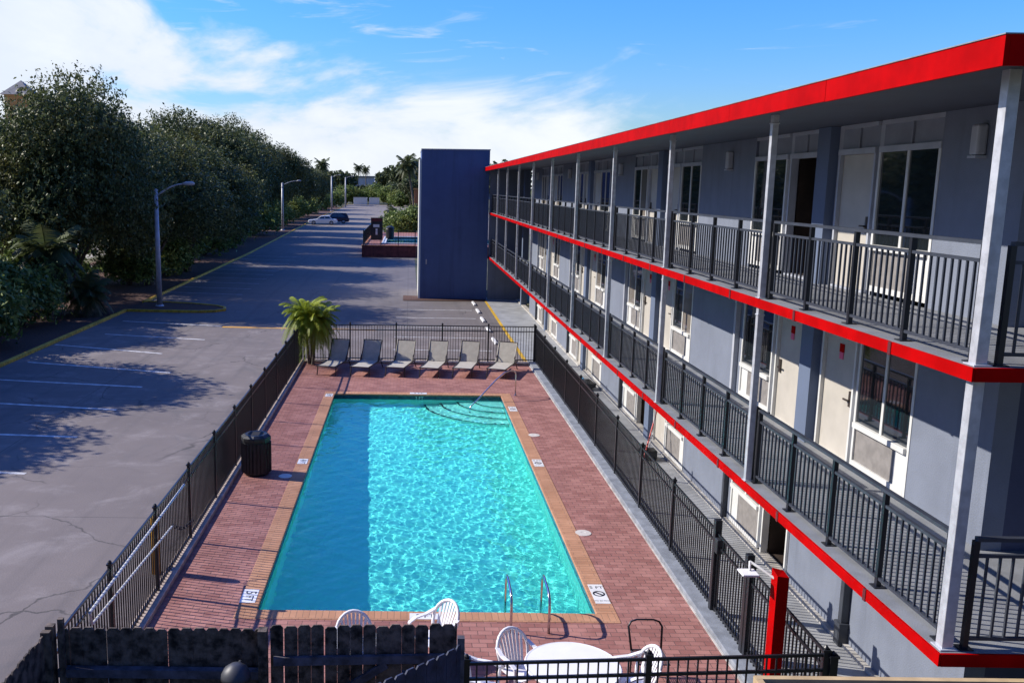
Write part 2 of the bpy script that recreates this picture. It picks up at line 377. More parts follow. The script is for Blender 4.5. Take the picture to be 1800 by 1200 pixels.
def dup(root, loc, rz, label, group=None, scale=None):
    r = root.copy(); C.objects.link(r); r.location = loc; r.rotation_euler = (0, 0, rz); r['label'] = label
    if group: r['group'] = group
    if scale: r.scale = scale
    for ch in list(root.children):
        c = ch.copy(); C.objects.link(c); c.parent = r
        for g in ch.children:
            d = g.copy(); C.objects.link(d); d.parent = c
    return r
def text_mesh(name, s, size, mat, parent, mtx):
    cu = bpy.data.curves.new(name, 'FONT'); cu.body = s; cu.size = size; cu.align_x = 'CENTER'; cu.align_y = 'CENTER'; cu.resolution_u = 2
    o = bpy.data.objects.new(name, cu); C.objects.link(o)
    bpy.context.view_layer.update()
    me = bpy.data.meshes.new_from_object(o.evaluated_get(bpy.context.evaluated_depsgraph_get()))
    bpy.data.objects.remove(o); bpy.data.curves.remove(cu)
    off = rootloc(parent)
    me.transform(Matrix.Translation(-off) @ mtx); me.materials.clear(); me.materials.append(M[mat])
    t = bpy.data.objects.new(name, me); C.objects.link(t); t.parent = parent
    return t

# ================================================================== SETTING
def sheet(name, pts, z, mat):
    b = MB(); b.poly([(x, y, z) for x, y in pts]); return struct(b.build(name, mat))
# ground far and wide, with the pool cut out of it
PX0, PX1, PY0, PY1 = -2.41, 3.15, 13.86, 29.55
b = MB(); g = 3500
for (x0, x1, y0, y1) in ((-g, PX0 - .2, -200, g), (PX1 + .2, g, -200, g), (PX0 - .2, PX1 + .2, -200, PY0 - .2), (PX0 - .2, PX1 + .2, PY1 + .2, g)):
    b.poly([(x0, y0, -.012), (x1, y0, -.012), (x1, y1, -.012), (x0, y1, -.012)])
struct(b.build('ground', 'grass'))
kerb = [(-15.25, -20), (-15.25, 48.75)]
kerb2 = [(-15.3, 52.3), (-16.0, 92), (-18.4, 166), (-21.4, 291), (-23, 345)]
# parking lot: left of the pool, and behind it
sheet('parking_lot', [(-15.2, -20), (-4.16, -20), (-4.16, 35.2), (4.72, 35.2), (4.72, 57), (.6, 57), (.6, 88), (30, 170), (30, 200), (8, 345), (-23, 345)] + [(x, y) for x, y in reversed(kerb2[:-1])] + [(-15.2, 49)], -.004, 'asphalt')
sheet('planting_bed', [(-15.3, -20), (-15.3, 50), (-15.35, 52), (-16.05, 92), (-18.45, 166), (-21.45, 291), (-30, 345), (-34, 291), (-27, 60), (-26, -20)], .0, 'mulch')
sheet('neighbour_lot', [(-27, -20), (-28.5, 60), (-38, 330), (-130, 330), (-130, -20)], -.006, 'palelot')
def kerbrun(pts, w=.16, h=.13):
    b = MB()
    for (a, c) in zip(pts[:-1], pts[1:]):
        a_ = Vector((*a, h / 2 - .02)); c_ = Vector((*c, h / 2 - .02)); b.obox(a_, c_, w, h + .04)
    return struct(b.build('kerb', 'yellow', bevel=.02))
kerbrun(kerb); kerbrun(kerb2)
isl = [(-15.17, 48.75), (-11.2, 48.6), (-10.45, 48.9), (-10.05, 49.5), (-10.2, 50.3), (-10.8, 51.0), (-12.3, 51.8), (-13.8, 52.2), (-15.2, 52.35)]
kerbrun(isl)
b = MB(); b.prism([(x, y, -.01) for x, y in isl], (0, 0, .09)); struct(b.build('island_mulch', 'mulch'))
# painted lines
def line(a, c, w, mat='stripe', name='painted_line', z=.002):
    a = Vector((*a, z)); c = Vector((*c, z)); t = (c - a).normalized(); n = Vector((-t.y, t.x, 0)) * w / 2
    b = MB(); b.poly([a - n, c - n, c + n, a + n]); return struct(b.build(name, mat))
for a, c in (((-14.3, 45.25), (-9.1, 44.0)), ((-13.88, 41.2), (-9.03, 39.98)), ((-15.05, 38.3), (-10.0, 36.5)), ((-14.6, 34.4), (-8.67, 32.71)), ((-15.0, 31.3), (-9.01, 30.28)), ((-15.0, 28.1), (-8.87, 27.08)), ((-15.0, 24.5), (-8.97, 24.0)), ((-15.0, 21.3), (-9.04, 20.8)), ((-15, 17.9), (-9.3, 17.4))):
    line(a, c, .14)
for y in (57, 60.2, 63.5, 66.8, 70, 73.3, 76.6, 80, 84, 88): line((-15.4 - (y - 57) * .012, y + .9), (-10.4, y), .11)
for y in (38.0, 41.3, 44.4, 47.6, 50.8): line((-.6, y + .1), (3.6, y), .10)
line((-9.0, 43.75), (-1.5, 43.35), .34, 'yellow2')
line((4.73, 35.3), (4.73, 55.4), .15, 'yellow', z=.013)
b = MB(); b.box(4.8, 7.0, 9.0, 57, -.05, .008); struct(b.build('walkway', 'walk'))
b = MB(); b.box(6.67, 6.90, 10.17, 55.9, .0, .07); struct(b.build('walkway_kerb', 'conc'))
# tower planting
sheet('tower_bed', [(-.3, 54.9), (4.7, 54.9), (4.7, 56), (-.3, 57.5)], .03, 'mulch')
# pool deck
b = MB()
for (x0, x1, y0, y1) in ((-4.0, PX0 - .32, 9.9, 34.9), (PX1 + .32, 4.74, 9.9, 34.9), (PX0 - .32, PX1 + .32, 9.9, PY0 - .30), (PX0 - .32, PX1 + .32, PY1 + .32, 34.9)):
    b.box(x0, x1, y0, y1, -.08, .012)
struct(b.build('pool_deck', 'paver'))
b = MB(); b.box(4.745, 4.775, 9.9, 35.25, -.05, .03); struct(b.build('deck_edge', 'conc'))
b = MB(); b.box(4.78, 5.2, 9.0, 35.3, -.05, .10); struct(b.build('kerb', 'curb', bevel=.015))
b = MB(); b.box(-4.24, -4.005, 9.6, 35.35, -.05, .10); b.box(-4.0, 4.77, 34.9, 35.35, -.05, .09); struct(b.build('kerb', 'ledge', bevel=.015))
# ------------------------------------------------------------------ pool
pool = thing('swimming_pool', 'long rectangular turquoise swimming pool set in a red brick deck', 'swimming pool', (.37, 21.7, 0))
WZ = -.13; ZF, ZN = -.95, -1.45
b = MB()
b.poly([(PX0, PY0, ZN), (PX1, PY0, ZN), (PX1, PY1, ZF), (PX0, PY1, ZF)])
b.poly([(PX0, PY0, ZN), (PX0, PY1, ZF), (PX0, PY1, -.20), (PX0, PY0, -.20)])
b.poly([(PX1, PY0, ZN), (PX1, PY1, ZF), (PX1, PY1, -.20), (PX1, PY0, -.20)])
b.poly([(PX0, PY0, ZN), (PX1, PY0, ZN), (PX1, PY0, -.20), (PX0, PY0, -.20)])
b.poly([(PX0, PY1, ZF), (PX1, PY1, ZF), (PX1, PY1, -.20), (PX0, PY1, -.20)])
basin = b.build('basin', 'plaster', pool)
b = MB()
b.box(PX0 - .05, PX0 + .004, PY0 - .05, PY1 + .05, -.22, -.03); b.box(PX1 - .004, PX1 + .05, PY0 - .05, PY1 + .05, -.22, -.03)
b.box(PX0 + .004, PX1 - .004, PY0 - .05, PY0 + .004, -.22, -.03); b.box(PX0 + .004, PX1 - .004, PY1 - .004, PY1 + .05, -.24, -.03)
b.build('waterline_tile', 'wtile', pool)
MB().box(PX0 - .32, PX0 + .02, PY0 + .02, PY1 - .02, -.03, .022).build('coping', 'copingy', pool, bevel=.012)
MB().box(PX1 - .02, PX1 + .32, PY0 + .02, PY1 - .02, -.03, .022).build('coping', 'copingy', pool, bevel=.012)
MB().box(PX0 - .32, PX1 + .32, PY0 - .30, PY0 + .02, -.03, .022).build('coping', 'coping', pool, bevel=.012)
MB().box(PX0 - .32, PX1 + .32, PY1 - .02, PY1 + .32, -.03, .022).build('coping', 'coping', pool, bevel=.012)
b = MB()
for k, (r, z) in enumerate(((2.45, -.82), (1.95, -.64), (1.42, -.46), (.9, -.30))):
    pts = [(PX1 - .01, PY1 - .01, -1.2)]
    for j in range(17):
        a = math.pi + math.pi / 2 * j / 16
        pts.append((PX1 - .01 + r * 1.05 * math.cos(a), PY1 - .01 + r * math.sin(a), -1.2))
    b.prism(pts, (0, 0, 1.2 + z))
st_ = b.build('pool_step', 'steps', pool)
b = MB()
for k, (r, z) in enumerate(((2.45, -.815), (1.95, -.635), (1.42, -.455), (.9, -.295))):
    for j in range(24):
        a0 = math.pi + math.pi / 2 * j / 24; a1 = math.pi + math.pi / 2 * (j + 1) / 24
        q = []
        for (rr, a) in ((r, a0), (r, a1), (r - .07, a1), (r - .07, a0)): q.append((PX1 - .012 + rr * 1.05 * math.cos(a), PY1 - .012 + rr * math.sin(a), z + .003))
        b.poly(q)
b.build('step_edge_tile', 'wtile', pool)
wr = np.random.default_rng(31)
nx, ny = 300, 850
gx, gy = np.meshgrid(np.linspace(PX0 + .002, PX1 - .002, nx + 1), np.linspace(PY0 + .002, PY1 - .002, ny + 1))
gz = np.full_like(gx, WZ)
for k in range(44):
    lam = .085 * (1.055 ** k) * wr.uniform(.9, 1.1); an = wr.uniform(0, 2 * math.pi)
    gz += .00125 * lam * np.sin(2 * math.pi / lam * (gx * math.cos(an) + gy * math.sin(an)) + wr.uniform(0, 6.28))
me = bpy.data.meshes.new('water'); nv = gx.size
me.vertices.add(nv); me.vertices.foreach_set('co', np.stack([gx, gy, gz], -1).ravel().astype(np.float32))
q = (np.arange(ny)[:, None] * (nx + 1) + np.arange(nx)[None, :]).ravel()
idx = np.stack([q, q + 1, q + nx + 2, q + nx + 1], 1).astype(np.int32)
me.loops.add(idx.size); me.loops.foreach_set('vertex_index', idx.ravel())
me.polygons.add(len(q)); me.polygons.foreach_set('loop_start', np.arange(0, idx.size, 4, dtype=np.int32))
me.polygons.foreach_set('use_smooth', np.ones(len(q), dtype=bool))
me.update(calc_edges=True); me.materials.append(M['water'])
water = bpy.data.objects.new('water', me); C.objects.link(water); struct(water)
water.cycles.is_caustics_caster = True; basin.cycles.is_caustics_receiver = True; st_.cycles.is_caustics_receiver = True; sl.cycles.is_caustics_light = True
# depth markers
def marker(x, y, w, d, lines, rot, label, z=.0275):
    t = thing('depth_marker', label, 'depth marker', (x, y, z), 0, 'white depth tiles around the pool')
    b = MB(); b.box(x - w / 2, x + w / 2, y - d / 2, y + d / 2, z - .008, z); b.build('tile', 'tile', t)
    for (s, off, size, ink) in lines:
        ox, oy = off
        mt = Matrix.Translation((x, y, z + .002)) @ Matrix.Rotation(rot, 4, 'Z') @ Matrix.Translation((ox, oy, 0))
        text_mesh('lettering', s, size, ink, t, mt)
    return t
def nodive(t, x, y, z, r):
    b = MB(); n = 20
    for j in range(n):
        a0 = 2 * math.pi * j / n; a1 = 2 * math.pi * (j + 1) / n
        b.poly([(x + r * math.cos(a0), y + r * math.sin(a0), z), (x + r * math.cos(a1), y + r * math.sin(a1), z), (x + r * .72 * math.cos(a1), y + r * .72 * math.sin(a1), z), (x + r * .72 * math.cos(a0), y + r * .72 * math.sin(a0), z)])
    q = r * .62; w = r * .13
    b.poly([(x - q - w, y + q - w, z), (x - q + w, y + q + w, z), (x + q + w, y - q + w, z), (x + q - w, y - q - w, z)])
    b.build('no_diving_symbol', 'ink', t)
marker(-2.60, 14.36, .26, .50, [('5', (-.12, 0), .26, 'ink'), ('FT', (.09, 0), .2, 'ink')], -math.pi / 2, 'white depth tile on the left coping, nearest the wooden fence')
marker(-2.58, 21.96, .24, .42, [('4', (-.1, 0), .24, 'ink'), ('FT', (.09, 0), .18, 'ink')], -math.pi / 2, 'white depth tile on the left coping beside the black trash can')
marker(-2.56, 29.3, .24, .42, [('3', (-.1, 0), .24, 'ink'), ('FT', (.09, 0), .18, 'ink')], -math.pi / 2, 'white depth tile at the far left corner of the pool coping')
t = marker(3.32, 14.6, .25, .74, [('5 FT', (0, .24), .13, 'ink'), ('NO DIVING', (0, -.27), .055, 'ink')], 0, 'tall white depth tile with black symbol near the right pool corner'); nodive(t, 3.32, 14.6, .0295, .105)
t = marker(3.32, 22.06, .24, .60, [('4 FT', (0, .19), .12, 'ink'), ('NO DIVING', (0, -.23), .05, 'ink')], 0, 'white depth tile halfway along the right pool coping'); nodive(t, 3.32, 22.04, .0295, .09)
t = marker(3.32, 27.7, .24, .60, [('3 FT', (0, .19), .12, 'ink'), ('NO DIVING', (0, -.23), .05, 'ink')], 0, 'white depth tile on the right coping just below the pool steps'); nodive(t, 3.32, 27.68, .0295, .09)
marker(.39, 29.72, .56, .22, [('3 FT', (0, 0), .17, 'ink')], 0, 'white depth tile at the middle of the far pool edge')
marker(.34, 13.70, .50, .2, [('5 FT', (0, 0), .17, 'ink')], 0, 'white depth tile on the near coping beside a white plastic chair')
# number on the waterline of the far wall
text_mesh('lettering', '3 FT', .15, 'tile', pool, Matrix.Translation((.42, PY1 - .008, -.105)) @ Matrix.Rotation(math.pi / 2, 4, 'X'))
for (x, y, lb) in ((3.98, 24.7, 'round pale skimmer lid in the brick deck, farther of two by the right fence'), (3.98, 17.4, 'round pale skimmer lid in the brick deck, nearer of two by the right fence'), (-2.86, 20.8, 'round bluish skimmer lid lying in the shadow of the trash can')):
    b = MB(); b.lathe((x, y, .01), [(.165, 0), (.16, .012), (.05, .016), (.045, .012)], 20)
    if x < 0: b.v = [(vx, vy, vz) for vx, vy, vz in b.v]
    xo = x - .4 if x > 0 else x
    b.v = [(vx - (x - xo), vy, vz) for vx, vy, vz in b.v]
    o = b.build('skimmer_lid', 'skimlid'); tag(o, lb, 'skimmer lid', 'skimmer lids around the pool')

# ================================================================== MOTEL
motel = thing('motel_building', 'long three storey grey motel with bright red roof edge and open balconies along the pool', 'motel', (6.75, 30, 0))
WX, FX = 6.75, 4.886
YN, YF = 10.15, 55.9
FLO = (.03, 2.70, 5.35); TOP = (2.58, 5.23, 7.84)
mods = [11.80 + 9.6 * k for k in range(5)]
# wall: blank spans and fins, floor by floor
for fl in range(3):
    z0, z1 = FLO[fl], TOP[fl]
    y = YN
    for o in mods:
        if fl == 0 and o == mods[0]:
            MB().box(WX, WX + .25, y, o + 3.37, z0 - .05, z1).build('wall', 'wall', motel); y = o + 6.3; continue
        MB().box(WX, WX + .25, y, o, z0 - .05, z1).build('wall', 'wall', motel); y = o + 6.3
        MB().box(WX - .10, WX + .25, o + 2.93, o + 3.37, z0 - .02, z1 - .003).build('pilaster', 'wallblue', motel)
# end wall facing the viewer, and the body behind
b = MB(); b.box(WX + .25, 16, YN, YN + .25, -.05, 7.84); b.build('end_wall', 'endwall', motel)
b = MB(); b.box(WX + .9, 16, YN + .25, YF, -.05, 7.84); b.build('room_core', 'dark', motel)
b = MB(); b.box(4.9, WX + .3, YF, YF + .2, -.05, 7.84); b.build('far_end_wall', 'wall', motel)
# roof
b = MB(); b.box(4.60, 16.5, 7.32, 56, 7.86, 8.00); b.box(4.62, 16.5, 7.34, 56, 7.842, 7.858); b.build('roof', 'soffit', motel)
b = MB(); y = 7.28
while y < 56: b.box(4.56, 4.60, y, min(y + 3.04, 56), 7.805 + .004 * math.sin(y * 3.1), 8.035); y += 3.05
b.box(4.602, 16.5, 7.28, 7.318, 7.805, 8.035); b.build('roof_fascia', 'red', motel)
b = MB(); b.box(4.55, 4.72, 7.27, 56, 8.036, 8.046); b.box(4.722, 16.5, 7.27, 7.4, 8.036, 8.046); b.build('roof_flashing', 'curb', motel)
# walkway slabs with red edges
for fl in (1, 2):
    z = FLO[fl]
    b = MB(); b.box(FX + .012, WX - .002, 7.72, YF, z - .11, z); b.box(WX - .002, 16, 7.72, YN - .003, z - .11, z); b.build('walkway_slab', 'floor', motel)
    b = MB(); y = 7.70
    y = 9.05
    b.box(FX - .012, FX + .01, 7.70, 9.05, z - .125, z - .002)
    while y < YF:
        b.box(FX - .012, FX + .01, y + .035, min(y + 2.32, YF), z - .125, z - .002); y += 2.32
    b.box(FX + .012, 16, 7.695, 7.718, z - .125, z - .002)
    b.build('edge_band', 'red', motel)
    y = 9.05
    while y < YF:
        MB().box(FX - .020, FX + .008, y - .012, y + .045, z - .135, z - .004).build('edge_clip', 'clip', motel); y += 2.32
# columns
COLY = [7.77] + [12.62 + 4.83 * k for k in range(9)]
for fl in (1, 2):
    for i, y in enumerate(COLY):
        b = MB(); w = .105 if i == 0 else .085
        x0 = 4.935 if i == 0 else 4.90
        b.box(x0, x0 + w, y, y + w, FLO[fl] + .001, TOP[fl] + (.02 if fl == 2 else -.004))
        if i: b.box(x0 - .02, x0 + w + .02, y - .02, y + w + .02, FLO[fl] + .001, FLO[fl] + .014); b.box(x0 - .01, x0 + w + .01, y - .01, y + w + .01, TOP[fl] - .12, TOP[fl] - .10)
        else: b.box(x0 - .03, x0 + w + .03, y - .03, y + w + .03, FLO[fl] + .001, FLO[fl] + .016)
        b.build('column', 'galv', motel, bevel=.006)
# railings: one per bay, posts and baluster panels below it
def railing(x0, y0, x1, y1, z, nsec):
    a = Vector((x0, y0, z)); c = Vector((x1, y1, z)); t = (c - a)
    up = Vector((0, 0, 1))
    b = MB(); b.obox(a + up * 1.06, c + up * 1.06, .06, .035); b.obox(a + up * .90, c + up * .90, .035, .03); b.obox(a + up * .10, c + up * .10, .035, .03)
    r = b.build('railing', 'rail', motel)
    for k in range(nsec + 1):
        p = a + t * k / nsec
        q = MB(); q.box(p.x - .025, p.x + .025, p.y - .025, p.y + .025, z + .012, z + 1.045); q.box(p.x - .06, p.x + .06, p.y - .06, p.y + .06, z + .001, z + .012)
        q.build('post', 'black', r)
        if k < nsec:
            q = MB(); nb = 9
            for j in range(1, nb + 1):
                s = a + t * (k + j / (nb + 1)) / nsec
                q.box(s.x - .010, s.x + .010, s.y - .010, s.y + .010, z + .115, z + .886)
            q.build('baluster_panel', 'rail', r)
ends = COLY + [55.8]
for fl in (2, 1):
    for i in range(len(ends) - 1):
        ya = ends[i] + (.20 if i == 0 else .13); yb = ends[i + 1] - .05
        railing(5.03, ya, 5.03, yb, FLO[fl], 4)
    railing(5.16, 7.81, 9.9, 7.81, FLO[fl], 4)
wrnd = random.Random(5)
# openings
def window(o0, o1, z0, z1, flip, fl, k):
    """o0..o1 along y; AC grille below, two panes above"""
    sz = z0 + .68 if fl else z0 + .82
    hz = z0 + 2.04
    b = MB(); f = .055; x = WX + .02
    ymid = (o0 + o1) / 2
    # outer frame, mullion, header
    b.box(x - .03, x + .10, o0, o0 + f, z0 + .06, hz); b.box(x - .03, x + .10, o1 - f, o1, z0 + .06, hz)
    b.box(x - .022, x + .10, ymid - .03, ymid + .03, sz, hz)
    b.box(x - .032, x + .10, o0 + f, o1 - f, z0 + .06, z0 + .14)
    w = b.build('window', 'white', motel)
    for (p0, p1) in ((o0 + f, ymid - .03), (ymid + .03, o1 - f)):
        q = MB(); q.box(x - .006, x + .01, p0, p1, sz + .05, hz); q.build('pane', 'curtained' if wrnd.random() < .28 and not (fl == 1 and k == 0) else 'glass', w)
    q = MB(); q.box(x - .075, x + .10, o0 + f + .002, o1 - f - .002, sz - .03, sz + .05); q.build('sill', 'white', w, bevel=.006)
    q = MB(); gx0, gx1 = (o0 + f, o1 - f - .32) if not flip else (o0 + f + .32, o1 - f)
    q.box(x + .0, x + .07, gx0 + .01, gx1 - .01, z0 + .14, sz - .03)
    q.build('air_conditioner_grille', 'acpanel', w)
    q = MB(); a0, a1 = (gx1, o1 - f) if not flip else (o0 + f, gx0)
    q.box(x - .005, x + .07, a0, a1, z0 + .14, sz - .03); q.build('side_panel', 'white', w)
def transom(o0, o1, z0, z1):
    x = WX + .02; hz = z0 + 2.04; b = MB()
    b.box(x - .035, x + .11, o0, o1, hz + .001, hz + .085)
    b.box(x - .02, x + .10, o0, o1, z1 - .06, z1 - .002)
    w = b.build('transom_frame', 'greyframe', motel)
    m_ = (o0 + o1) / 2
    q = MB(); q.box(x + .03, x + .06, o0, m_ - .02, hz + .085, z1 - .06); q.box(x + .03, x + .06, m_ + .02, o1, hz + .085, z1 - .06); q.box(x, x + .08, m_ - .02, m_ + .02, hz + .085, z1 - .06)
    q.build('transom_panel', 'transom', w)
def door(o0, o1, z0, z1, hinge_near, fl, state):
    x = WX + .03; hz = z0 + 2.04
    b = MB(); b.box(x - .03, x + .12, o0, o0 + .05, z0 + .0, hz); b.box(x - .03, x + .12, o1 - .05, o1, z0, hz); b.box(x - .02, x + .12, o0 + .05, o1 - .05, z0 - .02, z0 + .03)
    fr = b.build('door_frame', 'white' if fl < 2 else 'greyframe', motel)
    if state == 'open':
        q = MB(); xx = x + .1
        q.poly([(xx + .72, o0 + .05, z0 + .031), (xx + .72, o1 - .05, z0 + .031), (xx + .72, o1 - .05, hz), (xx + .72, o0 + .05, hz)])
        q.poly([(xx, o0 + .05, z0 + .031), (xx + .72, o0 + .05, z0 + .031), (xx + .72, o0 + .05, hz), (xx, o0 + .05, hz)])
        q.poly([(xx, o1 - .05, z0 + .031), (xx + .72, o1 - .05, z0 + .031), (xx + .72, o1 - .05, hz), (xx, o1 - .05, hz)])
        q.poly([(xx, o0 + .05, z0 + .031), (xx + .72, o0 + .05, z0 + .031), (xx + .72, o1 - .05, z0 + .031), (xx, o1 - .05, z0 + .031)])
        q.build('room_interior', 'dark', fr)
        q = MB(); q.box(xx + .35, xx + .70, o0 + .12, o1 - .35, z0 + .45, z0 + 1.15); q.build('armchair', 'cream', fr, bevel=.04)
        return
    q = MB(); q.box(x + .03, x + .08, o0 + .052, o1 - .052, z0 + .032, hz - .003); d = q.build('door', 'beige', motel)
    hy = o0 + .16 if not hinge_near else o1 - .16
    q = MB(); q.box(x - .0, x + .03, hy - .03, hy + .03, z0 + .88, z0 + 1.12); q.obox((x - .03, hy, z0 + .98), (x - .03, hy + (.13 if not hinge_near else -.13), z0 + .98), .02, .025); q.box(x - .03, x, hy - .012, hy + .012, z0 + .965, z0 + .99)
    q.build('handle', 'bronze', d)
    if fl < 2:
        ym = (o0 + o1) / 2
        q = MB(); q.box(x + .016, x + .028, ym - .07, ym + .07, z0 + 1.66, z0 + 1.79); q.build('door_sign', 'red', d)
        q = MB(); q.box(x + .017, x + .028, ym - .06, ym + .06, z0 + 1.55, z0 + 1.655); q.build('door_plate', 'pink', d)
def filler(o, z0, z1, half):
    x = WX + .05; b = MB()
    for (a, c) in ((o + 1.55, o + 1.66), (o + 2.80, o + 2.93), (o + 3.37, o + 3.50), (o + 4.64, o + 4.75))[2 if half else 0:]:
        b.box(x, x + .09, a, c, z0 - .02, z1 - .002)
    b.build('jamb', 'greyframe', motel)
openB = {(0, 0), (0, 1), (2, 0), (0, 3)}
for fl in range(3):
    z0, z1 = FLO[fl], TOP[fl]
    for k, o in enumerate(mods):
        if o + 6.3 > YF: continue
        half = fl == 0 and k == 0
        filler(o, z0, z1, half)
        if not half:
            window(o, o + 1.55, z0, z1, True, fl, k); transom(o, o + 1.55, z0, z1)
            door(o + 1.66, o + 2.80, z0, z1, False, fl, 'shut'); transom(o + 1.66, o + 2.80, z0, z1)
        door(o + 3.50, o + 4.64, z0, z1, True, fl, 'open' if (fl, k) in openB else 'shut'); transom(o + 3.50, o + 4.64, z0, z1)
        window(o + 4.75, o + 6.3, z0, z1, False, fl, k); transom(o + 4.75, o + 6.3, z0, z1)
# wall lamps and downspouts
for fl in (1, 2):
    for y in (10.95, 19.4, 29.3, 38.6, 48.2):
        if fl == 1 and y < 25: continue
        z = FLO[fl] + 1.92
        b = MB(); b.box(WX - .13, WX - .001, y - .075, y + .075, z, z + .36); lp = b.build('wall_lamp', 'lens', motel, bevel=.03)
        b = MB(); b.box(WX - .135, WX - .001, y - .08, y + .08, z - .03, z - .002); b.build('lamp_base', 'greyframe', lp)
for y in (18.32, 27.9, 37.5, 47.1):
    for fl in (0, 1):
        b = MB(); b.box(WX - .10, WX - .004, y - .05, y + .05, FLO[fl] + .02, TOP[fl] - .0); b.build('downspout', 'greyframe' if fl else 'rail', motel)
b = MB(); b.box(WX - .12, WX - .004, 12.92, 13.03, .35, 2.58); b.box(WX - .15, WX - .004, 12.89, 13.06, .02, .35); b.box(WX - .16, WX - .003, 12.88, 13.07, .35, .38); b.build('downspout', 'rail', motel, bevel=.01)

# ================================================================== STAIR TOWER
tw = thing('stair_tower', 'tall plain dark blue stair tower standing at the far end of the motel', 'tower', (2.8, 58.5, 0))
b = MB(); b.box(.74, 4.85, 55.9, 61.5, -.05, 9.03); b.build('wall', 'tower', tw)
b = MB(); b.box(.71, 4.88, 55.87, 61.53, 9.031, 9.09); b.build('coping', 'greyframe', tw)
b = MB(); b.box(.62, .735, 56.1, 61.4, -.05, 8.5); b.build('corner_trim', 'white', tw)
b = MB(); b.box(1.06, 1.14, 55.86, 55.896, 2.15, 2.45); b.build('wall_light', 'lens', tw)

# ================================================================== FENCES
def metal_fence(label, a, c, npost, h=1.46, cap=True, pick=.105, post=.055, skip=()):
    a = Vector((*a, 0)); c = Vector((*c, 0)); t = c - a
    root = thing('metal_fence', label, 'fence', tuple(a))
    up = Vector((0, 0, 1))
    for k in range(npost + 1):
        p = a + t * k / npost
        q = MB(); w = post / 2; q.box(p.x - w, p.x + w, p.y - w, p.y + w, .0, h + .05)
        q.box(p.x - w - .012, p.x + w + .012, p.y - w - .012, p.y + w + .012, h + .05, h + .075); q.lathe((p.x, p.y, h + .075), [(.028, 0), (.03, .02), (.012, .045)], 8)
        q.build('post', 'black', root)
        if k < npost:
            s0 = a + t * k / npost; s1 = a + t * (k + 1) / npost; Ls = (s1 - s0).length; n = max(2, round(Ls / pick))
            q = MB()
            for hh in (h - .0, h - .19, .16): q.obox(s0 + up * hh, s1 + up * hh, .03, .035)
            for j in range(1, n):
                s = s0 + (s1 - s0) * j / n
                q.box(s.x - .009, s.x + .009, s.y - .009, s.y + .009, .10, h - .002)
            q.build('fence_panel', 'black', root)
    return root
metal_fence('black metal picket fence between the pool deck and the parking lot', (-4.14, 35.2), (-4.14, 9.75), 11, 1.50)
metal_fence('black metal picket fence behind the row of lounge chairs', (-4.05, 35.2), (4.98, 35.2), 5, 1.48)
metal_fence('black metal picket fence running along the motel walkway', (5.03, 35.2), (5.03, 14.0), 9, 1.42)
metal_fence('short black picket fence with the gate end, beside the red post', (5.03, 12.45), (5.03, 9.9), 1, 1.42, post=.09)
metal_fence('black metal picket fence in front of the white table at the bottom of the photo', (.72, 9.62), (4.95, 9.92), 2, 1.48, post=.07, pick=.115)
gt = thing('fence_gate', 'black metal gate with a latch box between two thick posts near the red post', 'gate', (5.03, 13.2, 0))
for y in (13.94, 12.55): MB().box(4.975, 5.085, y - .055, y + .055, .0, 1.62).build('gate_post', 'black', gt, bevel=.01)
b = MB()
for hh in (1.40, 1.21, .16): b.obox((5.03, 13.86, hh), (5.03, 12.63, hh), .03, .035)
for j in range(12): b.box(5.021, 5.039, 12.66 + j * .107, 12.678 + j * .107, .10, 1.40)
b.build('gate_leaf', 'black', gt)
b = MB(); b.box(4.96, 5.10, 13.72, 13.86, 1.12, 1.36); b.build('latch', 'bin', gt, bevel=.015)

# wooden enclosure
def dogear(b, p, q, h0, t, up=0.0):
    p = Vector(p); q = Vector(q); d = (q - p); L_ = d.length; d.normalize(); n = Vector((-d.y, d.x, 0)) * t
    e = min(.03, L_ * .25)
    pts = [p, q, q + Vector((0, 0, h0 - .035)), q - d * e + Vector((0, 0, h0)), p + d * e + Vector((0, 0, h0)), p + Vector((0, 0, h0 - .035))]
    b.prism(pts, n)
def plank_run(root, a, c, w, gap, h, mat, seed, name='fence_boards', jit=.012):
    r = random.Random(seed); a = Vector((*a, 0)); c = Vector((*c, 0)); d = (c - a); Ln = d.length; d.normalize(); s = 0; b = MB()
    while s < Ln - .02:
        ww = min(w * r.uniform(.92, 1.05), Ln - s); g = gap * r.choice((.1, .3, .4, .6, 2.2))
        dogear(b, a + d * s, a + d * (s + ww), h + r.uniform(-jit, jit), .02); s += ww + g
    return b.build(name, mat, root)
wf = thing('wooden_fence', 'dark weathered wooden board fence of the dumpster enclosure, long back side', 'fence', (-1.7, 9.75, 0))
plank_run(wf, (-3.98, 9.73), (-1.62, 9.76), .14, .004, 1.80, 'wood', 3)
b = MB()
for z in (1.30, .55): b.box(-3.95, -1.66, 9.62, 9.715, z - .05, z + .05)
b.build('rail', 'woodpale', wf)
MB().box(-4.08, -3.99, 9.64, 9.73, 0, 1.86).build('post', 'wood', wf); MB().box(-3.92, -3.86, 9.60, 9.66, 0, 1.97).build('post', 'wood', wf); MB().box(-1.66, -1.56, 9.62, 9.745, 0, 1.84).build('post', 'wood', wf)
wg = thing('wooden_gate', 'weathered wooden gate with bright gaps between its boards, right of the enclosure', 'gate', (-.5, 9.8, 0))
plank_run(wg, (-1.54, 9.78), (.62, 9.90), .15, .006, 1.82, 'wood', 11, jit=.02)
b = MB(); b.obox((-1.5, 9.735, 1.42), (.58, 9.855, 1.42), .05, .10); b.obox((-1.5, 9.735, .5), (.58, 9.855, .5), .05, .10); b.obox((-1.45, 9.735, .55), (-.2, 9.80, 1.36), .04, .09); b.build('rail', 'woodpale', wg)
b = MB(); b.box(-.02, .07, 9.70, 9.78, 0, 1.3); b.build('post', 'woodpale', wg)
